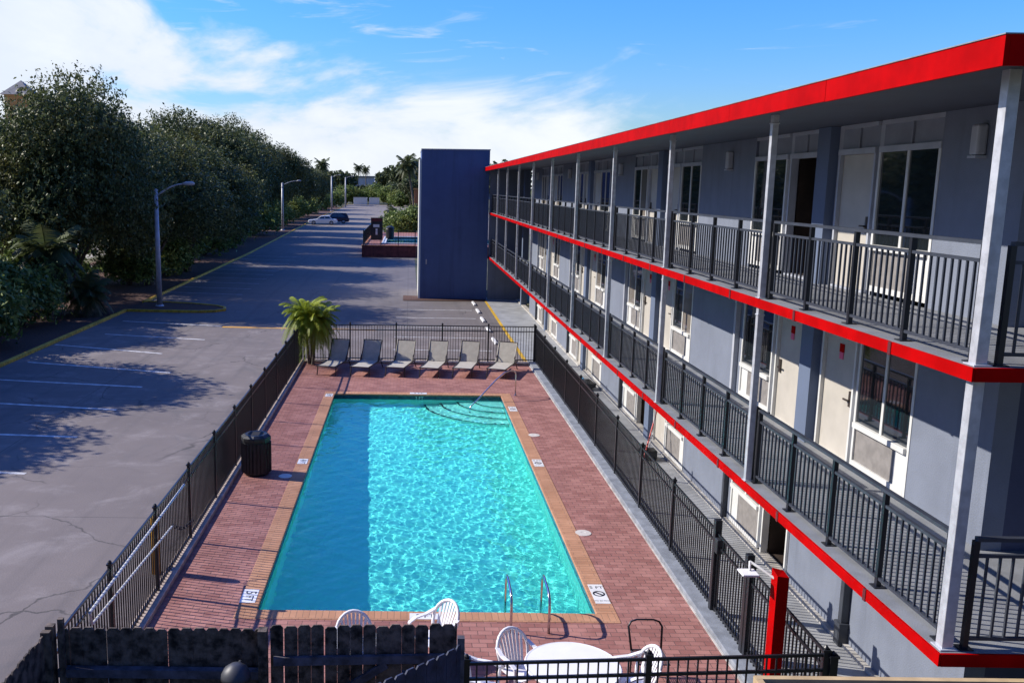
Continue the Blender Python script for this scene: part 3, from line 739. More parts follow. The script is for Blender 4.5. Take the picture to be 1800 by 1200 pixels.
wl = thing('wooden_fence', 'dark wooden side fence slanting toward the viewer at the bottom left corner', 'fence', (-4.1, 8.5, 0))
plank_run(wl, (-4.12, 6.2), (-4.06, 9.62), .14, .006, 1.80, 'wood', 5)
b = MB(); b.obox((-4.17, 6.2, 1.3), (-4.12, 9.6, 1.3), .05, .1); b.box(-4.10, -4.0, 9.55, 9.625, 0, 1.83); b.build('rail', 'wood', wl)
wn = thing('wooden_fence', 'navy painted board fence stepping up toward the pool chairs, bottom middle', 'fence', (.3, 9.0, 0))
r_ = random.Random(4); a = Vector((-1.1, 7.82, 0)); c = Vector((.66, 9.46, 0)); b = MB(); d = (c - a).normalized(); s = 0; Ln = (c - a).length
while s < Ln - .05:
    w = min(.15, Ln - s); dogear(b, a + d * s, a + d * (s + w), 1.80 + r_.uniform(-.012, .012), .02); s += w + .004
b.build('fence_boards', 'navywood', wn)
b = MB(); b.box(.60, .68, 9.44, 9.52, 0, 1.88); b.build('post', 'woodpale', wn)
dl = thing('dome_lamp', 'small grey dome lamp hanging on the inside of the dark wooden fence', 'lamp', (-1.86, 9.3, 0))
b = MB(); b.lathe((-1.86, 9.35, 1.42), [(.17, 0), (.165, .05), (.13, .12), (.06, .17), (.03, .18)], 18); b.build('shade', 'dome', dl, smooth=True)
b = MB(); b.tube([(-1.86, 9.38, 1.48), (-1.86, 9.5, 1.49), (-1.86, 9.61, 1.48)], .02, 8); b.build('arm', 'dome', dl)

# low roof corner, bottom right
sh = thing('shed', 'low flat brown roof with a tan metal edge at the bottom right corner', 'shed', (5, 6, 0))
b = MB(); b.box(3.12, 9.5, 3.4, 7.30, 2.46, 2.58); b.build('roof', 'tarroof', sh)
b = MB(); b.box(3.07, 9.5, 7.302, 7.36, 2.50, 2.66); b.box(3.06, 3.118, 3.4, 7.36, 2.498, 2.658); b.build('roof_edge', 'trim', sh)
b = MB(); b.box(3.3, 9.4, 3.5, 7.1, 0, 2.455); b.build('wall', 'wallblue', sh)

# ================================================================== POOLSIDE THINGS
# red post with floodlight
rp = thing('red_post', 'bright red square post with a slanted top standing in the fence corner', 'post', (4.80, 11.0, 0))
b = MB(); x0, x1, y0, y1 = 4.75, 4.90, 10.93, 11.12
b.v = [(x0, y0, 0), (x1, y0, 0), (x1, y1, 0), (x0, y1, 0), (x0, y0, 2.00), (x1, y0, 1.98), (x1, y1, 2.0), (x0, y1, 2.04)]
b.f = [(3, 2, 1, 0), (0, 1, 5, 4), (1, 2, 6, 5), (2, 3, 7, 6), (3, 0, 4, 7), (4, 5, 6, 7)]
b.build('shaft', 'red', rp)
fl_ = thing('floodlight', 'white square floodlight on a bent arm reaching left from the red post', 'floodlight', (4.6, 11.1, 1.9))
b = MB(); b.tube([(4.76, 11.05, 1.92), (4.62, 11.2, 2.0), (4.53, 11.3, 2.04)], .018, 8); b.tube([(4.53, 11.3, 2.04), (4.50, 11.22, 2.0), (4.50, 11.2, 1.96)], .016, 8); b.build('arm', 'white', fl_)
b = MB(); b.box(4.36, 4.58, 11.06, 11.28, 1.925, 1.955); b.build('lamp_head', 'plastic', fl_, bevel=.012)
b = MB(); b.box(4.40, 4.54, 11.10, 11.24, 1.905, 1.924); b.build('lens', 'lens', fl_)

# bin
bn = thing('trash_can', 'black slatted trash can with a domed lid beside the left pool fence', 'trash can', (-3.58, 21.0, 0))
b = MB(); n = 8; r = .33
b.lathe((-3.58, 21.0, .03), [(.30, 0), (.325, .03), (.325, .80), (.30, .81)], 8); b.build('body', 'bin', bn)
b = MB()
for j in range(24):
    a = 2 * math.pi * j / 24 + .06
    b.obox((-3.58 + .335 * math.cos(a), 21 + .335 * math.sin(a), .08), (-3.58 + .335 * math.cos(a), 21 + .335 * math.sin(a), .80), .05, .02)
b.build('slats', 'bin', bn)
b = MB(); b.lathe((-3.58, 21.0, .84), [(.35, 0), (.36, .03), (.36, .10), (.29, .15), (.27, .16)], 8); b.build('lid', 'bin', bn, bevel=.012)
b = MB(); b.lathe((-3.58, 21.0, .995), [(.20, 0), (.20, .008)], 16); b.build('lid_opening', 'tyre', bn)

# ladder and handrail
ld = thing('pool_ladder', 'stainless steel pool ladder with two bent rails at the near pool edge', 'pool ladder', (1.95, 13.7, 0))
for x in (1.66, 2.25):
    pts = [(x, 13.20, .0), (x, 13.19, .42), (x, 13.22, .54), (x, 13.30, .61), (x, 13.42, .64), (x, 13.80, .66), (x, 13.93, .64), (x, 14.01, .57), (x, 14.03, .45), (x, 14.03, -.9)]
    b = MB(); b.tube(pts, .021, 10); b.build('rail', 'steel', ld, smooth=True)
for z in (-.35, -.62, -.88):
    b = MB(); b.box(1.68, 2.23, 13.96, 14.07, z - .015, z + .015); b.build('tread', 'steel', ld)
hr = thing('handrail', 'steel handrail leading down from the deck into the pool steps', 'handrail', (3.0, 29.3, 0))
b = MB(); b.tube([(3.62, 29.62, .02), (3.62, 29.62, .70), (3.60, 29.60, .80), (3.52, 29.52, .88), (3.40, 29.4, .90), (3.2, 29.25, .86), (2.9, 29.0, .66), (2.25, 28.45, .10), (2.05, 28.30, -.06), (2.02, 28.27, -.16), (2.02, 28.27, -.7)], .022, 10)
b.build('rail', 'steel', hr, smooth=True)
b = MB(); b.lathe((3.62, 29.62, .012), [(.05, 0), (.05, .015), (.025, .02)], 12); b.build('flange', 'steel', hr)

# lounge chairs
def make_lounger():
    t = thing('lounge_chair', '', 'lounge chair', (0, 0, 0), 0, 'lounge chairs in a row along the far fence')
    w = .345  # foot toward -y, head toward +y
    b = MB()
    def sheetq(p, q, sag):
        n = 6
        for i in range(n):
            u0, u1 = i / n, (i + 1) / n
            A = Vector(p).lerp(Vector(q), u0); B = Vector(p).lerp(Vector(q), u1)
            b.prism([(A.x - w + .02, A.y, A.z - sag * 4 * u0 * (1 - u0)), (A.x + w - .02, A.y, A.z - sag * 4 * u0 * (1 - u0)), (B.x + w - .02, B.y, B.z - sag * 4 * u1 * (1 - u1)), (B.x - w + .02, B.y, B.z - sag * 4 * u1 * (1 - u1))], (0, 0, -.012))
    sheetq((0, -1.0, .36), (0, .44, .34), .02)
    b.build('seat', 'sling', t)
    b = MB(); sheetq((0, .46, .35), (0, .86, 1.03), .0); b.build('backrest', 'sling', t)
    for s in (-1, 1):
        b = MB(); b.tube([(s * w, -1.02, .35), (s * w, .48, .33), (s * w, 1.05, .30)], .022, 8); b.tube([(s * w, .44, .34), (s * w, .88, 1.05)], .02, 8)
        b.build('side_rail', 'bronze', t)
        b = MB(); b.tube([(s * w, -.90, .34), (s * (w + .01), -.96, 0)], .02, 8); b.build('leg', 'bronze', t)
        b = MB(); b.tube([(s * w, .70, .32), (s * (w + .01), .98, 0)], .02, 8); b.build('leg', 'bronze', t)
        b = MB(); b.tube([(s * w, .30, .34), (s * w, .40, .50), (s * w, .62, .58)], .017, 8); b.build('recline_bracket', 'bronze', t)
    b = MB(); b.tube([(-w, -1.02, .35), (w, -1.02, .35)], .02, 8); b.tube([(-w, .88, 1.05), (w, .88, 1.05)], .018, 8); b.tube([(-w, 1.05, .30), (w, 1.05, .30)], .018, 8); b.build('cross_bar', 'bronze', t)
    return t
lounge = make_lounger()
lbl = ['beige lounge chair in the shade of the palm, leftmost of the row', 'beige lounge chair half in palm shade, second from the palm', 'beige sunlit lounge chair, third from the palm', 'beige sunlit lounge chair, fourth from the palm', 'beige sunlit lounge chair, second from the right end of the row', 'beige lounge chair behind the steel handrail, right end of the row']
for i, (x, y) in enumerate(((-2.72, 33.75), (-1.50, 33.70), (-.22, 33.70), (1.02, 33.66), (2.22, 33.66), (3.55, 33.58))):
    o = lounge if i == 0 else dup(lounge, (0, 0, 0), 0, '')
    o.location = (x, y - .33, .012); o.rotation_euler = (0, 0, R(-13 - (i == 5) * 6)); o['label'] = lbl[i]

# white plastic furniture
def make_chair():
    t = thing('plastic_chair', '', 'chair', (0, 0, 0), 0, 'white plastic chairs')
    # faces -y
    b = MB(); n = 10
    for i in range(n):
        for (y0, y1, z0, z1) in ((-.22, 0, .425, .41), (0, .2, .41, .42)):
            xa = -.22 + .44 * i / n; xb = -.22 + .44 * (i + 1) / n
            b.prism([(xa, y0, z0), (xb, y0, z0), (xb, y1, z1), (xa, y1, z1)], (0, 0, -.012))
    b.build('seat', 'plastic', t)
    def back(u, v):  # u -1..1 across, v 0..1 up
        return Vector((.245 * u, .20 + .16 * v - .045 * u * u * (1 - .3 * v), .42 + .46 * v))
    arch = [back(-.78, 0), back(-.93, .22), back(-1.0, .48)]
    for j in range(1, 12):
        a = math.pi * (1 - j / 12); arch.append(back(math.cos(a), .48 + .52 * math.sin(a)))
    arch += [back(1.0, .48), back(.93, .22), back(.78, 0)]
    b = MB(); b.tube(arch, .024, 8); b.build('back_frame', 'plastic', t, smooth=True)
    b = MB()
    for j in range(7):
        u = -.72 + 1.44 * j / 6
        top = .48 + .52 * math.sqrt(max(0, 1 - u * u))
        pts = [back(u * (.72 + .28 * s / 5), top * s / 5) for s in range(6)]
        for p, q in zip(pts[:-1], pts[1:]): b.obox(p, q, .036, .010)
    b.build('back_slats', 'plastic', t)
    for s in (-1, 1):
        b = MB(); pts = [(s * .245, -.20, .40), (s * .27, -.22, .62), (s * .275, -.10, .655), (s * .27, .10, .655), (s * .245, .26, .70)]
        for p, q in zip(pts[:-1], pts[1:]): b.obox(p, q, .055, .022)
        b.build('armrest', 'plastic', t)
        for (y, dy) in ((-.20, -.06), (.20, .08)):
            b = MB(); b.tube([(s * .21, y, .41), (s * .25, y + dy, 0)], [.032, .020], 8); b.build('leg', 'plastic', t)
    return t
ch = make_chair()
cl = ['white plastic chair with its slatted back rising above the right end of the wooden gate', 'white plastic chair with only its rounded back top showing behind the wooden fence', 'white plastic chair at the upper left of the round white table', 'white plastic chair at the right of the round white table', 'white plastic chair low at the left of the table, behind the black rail fence']
for i, (x, y, rz) in enumerate(((.42, 12.22, R(-50)), (-.67, 11.74, R(8)), (1.60, 11.32, R(28)), (3.0, 11.05, R(-75)), (.98, 10.9, R(70)))):
    o = ch if i == 0 else dup(ch, (0, 0, 0), 0, '')
    o.location = (x, y, .012); o.rotation_euler = (0, 0, rz); o['label'] = cl[i]
tb = thing('round_table', 'round white plastic table at the bottom of the photo among white chairs', 'table', (2.2, 10.95, .012))
b = MB(); b.lathe((2.2, 10.95, .70), [(.58, 0), (.625, .012), (.63, .03), (.615, .04), (.60, .036)], 40); b.build('tabletop', 'plastic', tb, smooth=False)
for k in range(4):
    a = math.pi / 4 + k * math.pi / 2
    b = MB(); b.tube([(2.2 + .40 * math.cos(a), 10.95 + .40 * math.sin(a), .70), (2.2 + .46 * math.cos(a), 10.95 + .46 * math.sin(a), .012)], [.04, .03], 8); b.build('leg', 'plastic', tb)
mc = thing('metal_chair', 'dark metal chair with a bare looped back frame and mesh seat, right of the table', 'chair', (3.45, 12.0, 0))
b = MB(); b.tube([(3.24, 11.82, .44), (3.21, 11.93, .82), (3.25, 11.95, .90), (3.33, 11.96, .93), (3.57, 11.96, .93), (3.65, 11.95, .90), (3.69, 11.93, .82), (3.66, 11.82, .44)], .016, 8); b.v = [(a_, b_ + .22, c_ * .83) for a_, b_, c_ in b.v]; b.build('back_frame', 'black', mc, smooth=True)
b = MB()
for j in range(15): b.box(3.26 + j * .0285, 3.264 + j * .0285, 11.45, 11.84, .436, .444)
for j in range(14): b.box(3.255, 3.665, 11.45 + j * .03, 11.456 + j * .03, .437, .443)
b.tube([(3.24, 11.44, .44), (3.68, 11.44, .44), (3.68, 11.85, .44), (3.24, 11.85, .44), (3.24, 11.44, .44)], .014, 8)
b.v = [(a_, b_ + .22, c_ * .83) for a_, b_, c_ in b.v]; b.build('seat', 'rail', mc)
for x in (3.25, 3.67):
    for y in (11.46, 11.83):
        b = MB(); b.tube([(x, y, .44), (x, y + (.03 if y > 11.6 else -.03), .012)], .014, 8); b.v = [(a_, b_ + .22, c_ * .83 + .002) for a_, b_, c_ in b.v]; b.build('leg', 'black', mc)

# bollard and pipe gate outside the left fence
bo = thing('bollard', 'yellow painted pipe bollard behind the left pool fence', 'bollard', (-4.42, 15.3, 0))
b = MB(); b.lathe((-4.42, 15.3, -.02), [(.085, 0), (.085, 1.05), (.07, 1.10), (.03, 1.12)], 16); b.build('pipe', 'yellow2', bo, smooth=True)
pg = thing('pipe_barrier', 'white two pipe barrier leaning inside the left fence, chained at its far end', 'barrier', (-4.06, 13, 0))
b = MB(); b.tube([(-4.06, 11.0, 1.36), (-4.06, 16.0, 1.40)], .022, 8); b.build('pipe', 'white', pg)
b = MB(); b.tube([(-4.06, 11.06, 1.17), (-4.06, 15.1, .95)], .018, 8); b.build('pipe', 'white', pg)
b = MB(); b.tube([(-4.06, 11.0, 1.36), (-4.06, 11.06, 1.17)], .018, 8); b.build('end_bracket', 'white', pg)
b = MB()
for k in range(9):
    u = k / 8; p = Vector((-4.05 + .28 * u, 15.1 + .25 * u, .96 - .16 * math.sin(math.pi * u) * .6))
    b.tube([p + Vector((.02 * math.cos(a), .012, .03 * math.sin(a))) for a in [i * math.pi / 3 for i in range(7)]], .007, 5)
b.build('chain', 'rail', pg)

# walkway clutter
mp_ = thing('mop_bucket', 'black mop bucket on the motel walkway beside a shut white door', 'bucket', (6.2, 22.6, 0))
b = MB(); b.box(6.03, 6.42, 22.42, 22.80, .05, .26); b.build('tub', 'bin', mp_, bevel=.03)
b = MB(); b.box(6.06, 6.20, 22.46, 22.76, .26, .34); b.build('wringer', 'bin', mp_, bevel=.02)
for (x, y) in ((6.08, 22.46), (6.37, 22.46), (6.08, 22.76), (6.37, 22.76)):
    b = MB(); b.lathe((x, y, .008), [(.03, 0), (.035, .02), (.03, .045)], 8); b.build('castor', 'tyre', mp_)
o = MB().tube([(6.0, 22.25, .02), (6.5, 22.9, 1.35)], .018, 8).build('broom_handle', 'mop'); tag(o, 'red broom handle leaning over the mop bucket against the motel', 'broom')
o = MB().tube([(6.25, 22.6, .3), (6.42, 22.75, 1.42)], .014, 8).build('mop', 'galv'); tag(o, 'thin grey mop handle standing up in the black bucket', 'mop')
bb = thing('bag', 'crumpled black bag with a pale blue top dropped on the motel walkway', 'bag', (6.2, 31.0, 0))
def blob(c, rx, ry, rz, seed, n=10):
    r = random.Random(seed); b = MB(); k = 8
    for i in range(k + 1):
        th = math.pi * i / k
        for j in range(n):
            a = 2 * math.pi * j / n; q = 1 + r.uniform(-.18, .18)
            b.v.append((c[0] + rx * q * math.sin(th) * math.cos(a), c[1] + ry * q * math.sin(th) * math.sin(a), c[2] + rz * math.cos(th) * q))
    for i in range(k):
        for j in range(n): b.f.append((i * n + j, i * n + (j + 1) % n, (i + 1) * n + (j + 1) % n, (i + 1) * n + j))
    return b
blob((6.25, 30.8, .17), .30, .33, .16, 2).build('bag_body', 'bin', bb)
blob((6.05, 31.1, .24), .16, .20, .12, 3).build('bag_top', 'bluebag', bb)

# wheel stops beside the walkway
ws = None
wl_ = ['white concrete wheel stop touching the row end nearest the tower', 'white wheel stop, second from the tower', 'white wheel stop, third from the tower, just beyond the pool fence top rail', 'white wheel stop seen through the far pool fence, fourth from the tower', 'white wheel stop seen through the far fence between two lounge chairs, fifth from the tower', 'white wheel stop right behind the far pool fence, last of the row']
for i, y in enumerate((53.6, 50.3, 47.0, 43.7, 40.3, 37.1)):
    if ws is None:
        b = MB(); b.prism([(-.08, -.75, 0), (.08, -.75, 0), (.055, -.75, .10), (-.055, -.75, .10)], (0, 1.5, 0)); o = ws = b.build('wheel_stop', 'conc', bevel=.015)
        o.data.materials[0] = M['stripe']
        tag(o, '', 'wheel stop', 'white wheel stops beside the walkway')
    else: o = ws.copy(); C.objects.link(o)
    o.location = (3.92, y, -.002); o.rotation_euler = (0, 0, R(1.5)); o['label'] = wl_[i]

# ================================================================== LAMP POSTS
def lamp_post(x, y, h, label, arm=2.0, r=.13):
    t = thing('street_lamp', label, 'street lamp', (x, y, 0), 0, 'lamp posts along the planted kerb')
    b = MB(); b.tube([(x, y, 0), (x, y, h)], [r * 1.25, r * .8], 12); b.build('pole', 'alum', t, smooth=True)
    b = MB(); b.lathe((x, y, .0), [(r * 2.0, 0), (r * 2.0, .06), (r * 1.45, .16)], 12); b.lathe((x, y, h), [(r * .85, 0), (r * .85, .05), (r * .3, .09)], 10); b.build('base_and_cap', 'alum', t)
    b = MB(); pts = []
    for j in range(8):
        u = j / 7; pts.append((x + .08 + arm * .72 * u, y, h - .25 + .62 * math.sin(u * math.pi / 2)))
    b.tube(pts, [.055 - .02 * j / 7 for j in range(8)], 8); b.build('arm', 'alum', t, smooth=True)
    ex, ez = x + .08 + arm * .72, h + .37
    b = MB(); b.v = []; b.tube([(ex - .05, y, ez), (ex + .15, y, ez + .03), (ex + .5, y, ez + .04), (ex + .62, y, ez + .02)], [.05, .11, .12, .04], 10); b.build('lamp_head', 'greyframe', t, smooth=True)
    return t
lamp_post(-13.9, 50.6, 6.45, 'grey street lamp with a curved arm on the yellow kerbed island, nearest lamp')
lamp_post(-19.25, 140, 7.1, 'grey street lamp with a curved arm beside the parked cars, second lamp', 3.0, .16)
lamp_post(-21.0, 250, 9.3, 'pale far lamp post beyond the parked cars, left of the two farthest', 2.6, .2)
lamp_post(-20.0, 290, 9.4, 'pale far lamp post nearest the white containers', 2.6, .2)
o = MB().cyl((-19.2, 105, 0), (-19.35, 105, 5.6), .11, 8, .09).build('utility_pole', 'palmbark'); tag(o, 'thin bare wooden pole standing in the trees between two street lamps', 'pole')

# ================================================================== TREES
def leaf_mesh(name, pos, size, seed, mat, aspect=1.7, outward=None):
    """many small folded leaf quads at pos"""
    rg = np.random.default_rng(seed); n = len(pos)
    nrm = rg.normal(size=(n, 3)); nrm[:, 2] += .5
    if outward is not None: nrm += outward * .8
    nrm /= np.linalg.norm(nrm, axis=1, keepdims=True)
    tan = np.cross(nrm, rg.normal(size=(n, 3))); tan /= np.linalg.norm(tan, axis=1, keepdims=True)
    bit = np.cross(nrm, tan)
    s = size * rg.uniform(.55, 1.3, size=(n, 1))
    a = pos - tan * s * aspect * .5; c = pos + tan * s * aspect * .5
    b_ = pos + bit * s * .42 + nrm * s * .1; d_ = pos - bit * s * .42 + nrm * s * .1
    v = np.stack([a, b_, c, d_], axis=1).reshape(-1, 3)
    me = bpy.data.meshes.new(name)
    me.vertices.add(4 * n); me.vertices.foreach_set('co', v.ravel().astype(np.float32))
    me.loops.add(4 * n); me.loops.foreach_set('vertex_index', np.arange(4 * n, dtype=np.int32))
    me.polygons.add(n); me.polygons.foreach_set('loop_start', np.arange(0, 4 * n, 4, dtype=np.int32))
    me.update(calc_edges=True)
    at = me.attributes.new('shade', 'FLOAT', 'FACE'); at.data.foreach_set('value', (rg.random(n) ** 1.6).astype(np.float32))
    me.materials.append(M[mat] if isinstance(mat, str) else mat)
    return me
def crown_points(seed, n, h0, h1, rx, lobes=26, fill=.35, skirt=0):
    """points in leaf twigs spread over many lobes of an uneven crown"""
    rg = np.random.default_rng(seed); pts = []; outs = []
    cz = (h0 + h1) / 2; hz = (h1 - h0) / 2
    cs = []
    for i in range(lobes):
        u = rg.normal(size=3); u /= np.linalg.norm(u)
        if u[2] < -.55: u[2] *= -.5
        k = rg.uniform(.45, .80)
        cs.append((np.array([u[0] * rx * k, u[1] * rx * k, cz + u[2] * hz * k]), rg.uniform(.26, .44) * rx))
    per = n // lobes // 9
    for c, r in cs:
        m = max(6, int(per * (r / (.35 * rx)) ** 2))
        u = rg.normal(size=(m, 3)); u /= np.linalg.norm(u, axis=1, keepdims=True)
        q = np.where(rg.random((m, 1)) < fill, rg.uniform(.3, .9, (m, 1)), rg.uniform(.85, 1.15, (m, 1)))
        tw = c + u * q * r * np.array([1, 1, .78])
        # a twig: 9 leaves scattered round an outward line
        along = rg.uniform(0, .75, (m, 9, 1)); w = rg.normal(scale=.13, size=(m, 9, 3))
        p = tw[:, None, :] + u[:, None, :] * along * np.array([1, 1, .8]) + w
        pts.append(p.reshape(-1, 3)); outs.append(np.repeat(u, 9, axis=0))
    return np.concatenate(pts), np.concatenate(outs), [c for c, r in cs]
def trunk_mb(cs, h0, h1, r, seed, nl=9):
    rr = random.Random(seed); b = MB(); fork = h0 * .9
    b.tube([(0, 0, -.1), (rr.uniform(-.1, .1), rr.uniform(-.1, .1), fork * .5), (rr.uniform(-.25, .25), rr.uniform(-.25, .25), fork)], [r * 1.35, r, r * .85], 9)
    for c in cs[:nl]:
        c = Vector(c); s = Vector((0, 0, fork * rr.uniform(.7, 1)))
        mid = s.lerp(c, .5) + Vector((rr.uniform(-.4, .4), rr.uniform(-.4, .4), rr.uniform(.0, .5)))
        b.tube([s, mid, c], [r * .55, r * .33, r * .1], 7)
    return b
TREE = []
for k, (n, h0, h1, rx) in enumerate(((110000, .8, 13.0, 6.8), (100000, .7, 13.0, 6.0), (100000, .8, 13.0, 6.4), (76000, .3, 10.0, 4.8))):
    p, u, cs = crown_points(100 + k, n, h0, h1, rx, lobes=(54, 48, 52, 36)[k])
    TREE.append((leaf_mesh('crown', p, .155, 200 + k, 'oak', outward=u), trunk_mb(cs, h0 + 1.2, h1, .30, k), k))
trunk_me = {}
def tree(kind, x, y, sc, rz, label, group, name='oak_tree', cat='tree', zs=None):
    t = thing(name, label, cat, (x, y, 0), rz, group); t.scale = (sc, sc, zs or sc)
    me, tb_, k = TREE[kind]
    c = bpy.data.objects.new('crown', me); C.objects.link(c); c.parent = t
    if k not in trunk_me:
        o = tb_.build('trunk', 'bark', None); trunk_me[k] = o.data
    else:
        o = bpy.data.objects.new('trunk', trunk_me[k]); C.objects.link(o)
    o.parent = t
    return t
GT = 'dark oak trees along the left edge of the parking lot'
for a in (
 (3, -21.8, 26.0, .84, .3, 'dark oak beyond the left frame edge, shading the left foreground parking bays'),
 (3, -20.5, 31.5, .88, 2.1, 'dark oak at the extreme left edge, behind the low sunlit shrubs'),
 (3, -23.5, 42.0, .82, 1.2, 'lower dark oak at the left edge, right in front of the tan tower'),
 (0, -19.2, 52.0, .76, 4.0, 'tallest spreading dark oak, left of the nearest street lamp', .99),
 (1, -17.6, 62.0, .90, .7, 'dark oak directly behind the head of the nearest street lamp', .80),
 (2, -17.5, 72.0, .96, 5.2, 'dark oak rising just right of the nearest street lamp', .80),
 (2, -20.4, 87.0, 1.10, 2.6, 'olive tinted round oak, the second high top of the tree row', 1.10),
 (1, -23.0, 102.0, .92, 3.3, 'dark oak behind the thin bare wooden pole', 1.03),
 (0, -24.8, 118.0, .90, 1.9, 'dark oak between the bare pole and the second street lamp', 1.14),
 (2, -25.6, 134.0, .95, .1, 'dark oak just left of the second street lamp', 1.13),
 (1, -26.0, 151.0, 1.0, 2.9, 'dark oak just right of the second street lamp, above the parked cars', 1.16),
 (3, -26.0, 172.0, 1.32, 1.0, 'smaller oak behind the roof of the pale parked car', 1.45),
 (3, -25.2, 194.0, 1.28, 4.1, 'low oak right of the parked cars, before the far lamp posts'),
 (3, -26.3, 226.0, 1.15, 2.2, 'low oak beside the left far lamp post'),
 (3, -27.6, 266.0, 1.15, 5.0, 'last low oak of the row, beside the white containers'),
): tree(*a[:5], a[5], GT, zs=a[6] if len(a) > 6 else None)
for a in ((3, -29.0, 64, 1.02, .5, 'background oak showing behind the tallest oak'), (1, -29.5, 77, .88, 2.5, 'background oak filling the gap right of the nearest street lamp'), (2, -31, 94, 1.08, 1.5, 'background oak peeping out behind the olive tinted oak'), (0, -32, 112, 1.0, 4.5, 'background oak filling the row above the bare pole'), (3, -33, 132, 1.4, 3.5, 'background oak behind the trees at the second street lamp'), (3, -29, 30, .9, 3.5, 'background oak behind the extreme left oak')):
    tree(*a[:5], a[5], 'oaks behind the first tree row')
# understory shrubs
def shrub_mesh(seed, n, h, r, mat='shrub', size=.17):
    p, u, cs = crown_points(seed, n, .25, h, r, lobes=14, fill=.3)
    b = MB(); rr = random.Random(seed)
    for c in cs[:8]:
        b.tube([(rr.uniform(-.1, .1), rr.uniform(-.1, .1), -.05), tuple(Vector(c) * .55), tuple(c)], [.05, .035, .012], 5)
    return leaf_mesh('foliage', p, size, seed + 5, mat, outward=u), b
SH = [shrub_mesh(300, 7000, 2.6, 1.9), shrub_mesh(301, 7000, 2.1, 2.2), shrub_mesh(302, 6000, 3.4, 1.7)]
sh_tr = {}
def shrub(k, x, y, sc, rz, label, group, name='shrub'):
    t = thing(name, label, 'shrub', (x, y, 0), rz, group); t.scale = (sc, sc, sc)
    c = bpy.data.objects.new('foliage', SH[k][0]); C.objects.link(c); c.parent = t
    if k not in sh_tr: o = SH[k][1].build('stems', 'bark', None); sh_tr[k] = o.data
    else: o = bpy.data.objects.new('stems', sh_tr[k]); C.objects.link(o)
    o.parent = t
for a in (
 (0, -18.6, 33.8, 1.15, .2, 'bushy green shrub at the left edge of the photo, nearest the viewer'),
 (1, -18.9, 38.0, 1.1, 1.2, 'broad green shrub beside the yellow kerb, second from the left edge'),
 (2, -20.6, 41.5, 1.15, 2.2, 'tall sunlit shrub below the tan tower'),
 (0, -18.6, 43.2, 1.05, 3.3, 'low shrub with reddish mulch at its foot, left of the nearest street lamp'),
 (2, -20.0, 47.6, 1.05, .9, 'tall yellow green shrub halfway between the photo edge and the nearest street lamp'),
 (1, -21.8, 55.0, 1.1, 2.7, 'shrub behind the nearest street lamp base'),
 (0, -18.9, 61.5, 1.0, 4.4, 'shrub just beyond the kerbed island'),
 (1, -19.2, 69.0, 1.15, 5.2, 'shrub at the foot of the oak right of the nearest street lamp'),
 (2, -19.5, 79.0, 1.05, 1.7, 'dark shrub before the olive tinted oak'),
 (0, -20.0, 89.0, 1.3, 2.4, 'dark shrub left of the bare wooden pole'),
 (1, -20.8, 100.0, 1.3, 3.0, 'dark shrub touching the bare wooden pole'),
 (0, -21.0, 112.0, 1.4, .4, 'dark shrub right of the bare wooden pole'),
 (1, -21.6, 126.0, 1.5, 1.4, 'dark shrub left of the second street lamp'),
 (0, -22.6, 145.0, 1.5, 2.0, 'dark shrub right of the second street lamp'),
 (2, -24.0, 168.0, 1.4, 3.0, 'dark shrub behind the parked cars'),
 (1, -22.8, 157.0, 1.5, .3, 'broad dark shrub left of the parked cars, beyond the second lamp'),
 (0, -23.6, 183.0, 1.7, 1.1, 'dark shrub just right of the parked navy car'),
 (1, -24.4, 205.0, 1.8, 2.1, 'low shrub between the parked cars and the far lamp posts'),
 (0, -25.4, 228.0, 1.8, 4.1, 'low shrub left of the two far lamp posts'),
 (1, -26.0, 255.0, 1.9, 5.1, 'low shrub at the foot of the two far lamp posts'),
 (0, -24.4, 295.0, 1.8, 2.8, 'last low shrub before the white containers'),
): shrub(*a[:5], a[5], 'shrubs under the oak trees')
for i, (x, y, sc, lb) in enumerate(((-24, 352, 2.4, 'hedge bush left of the white containers'), (-18.5, 354, 2.0, 'hedge bush behind the left white container'), (-13, 354, 2.1, 'hedge bush behind the right white container'), (-8, 350, 2.3, 'hedge bush right of the white containers'), (-4, 346, 2.5, 'hedge bush at the bend of the far lot'), (0.5, 335, 2.6, 'dark hedge bush left of the orange pillar'), (4, 318, 2.6, 'dark hedge bush behind the orange pillar'), (-2.5, 318, 2.0, 'low bush before the hedge, at the far lot edge'))):
    shrub(i % 3, x, y, sc, i * 1.1, lb, 'hedge at the end of the lot')
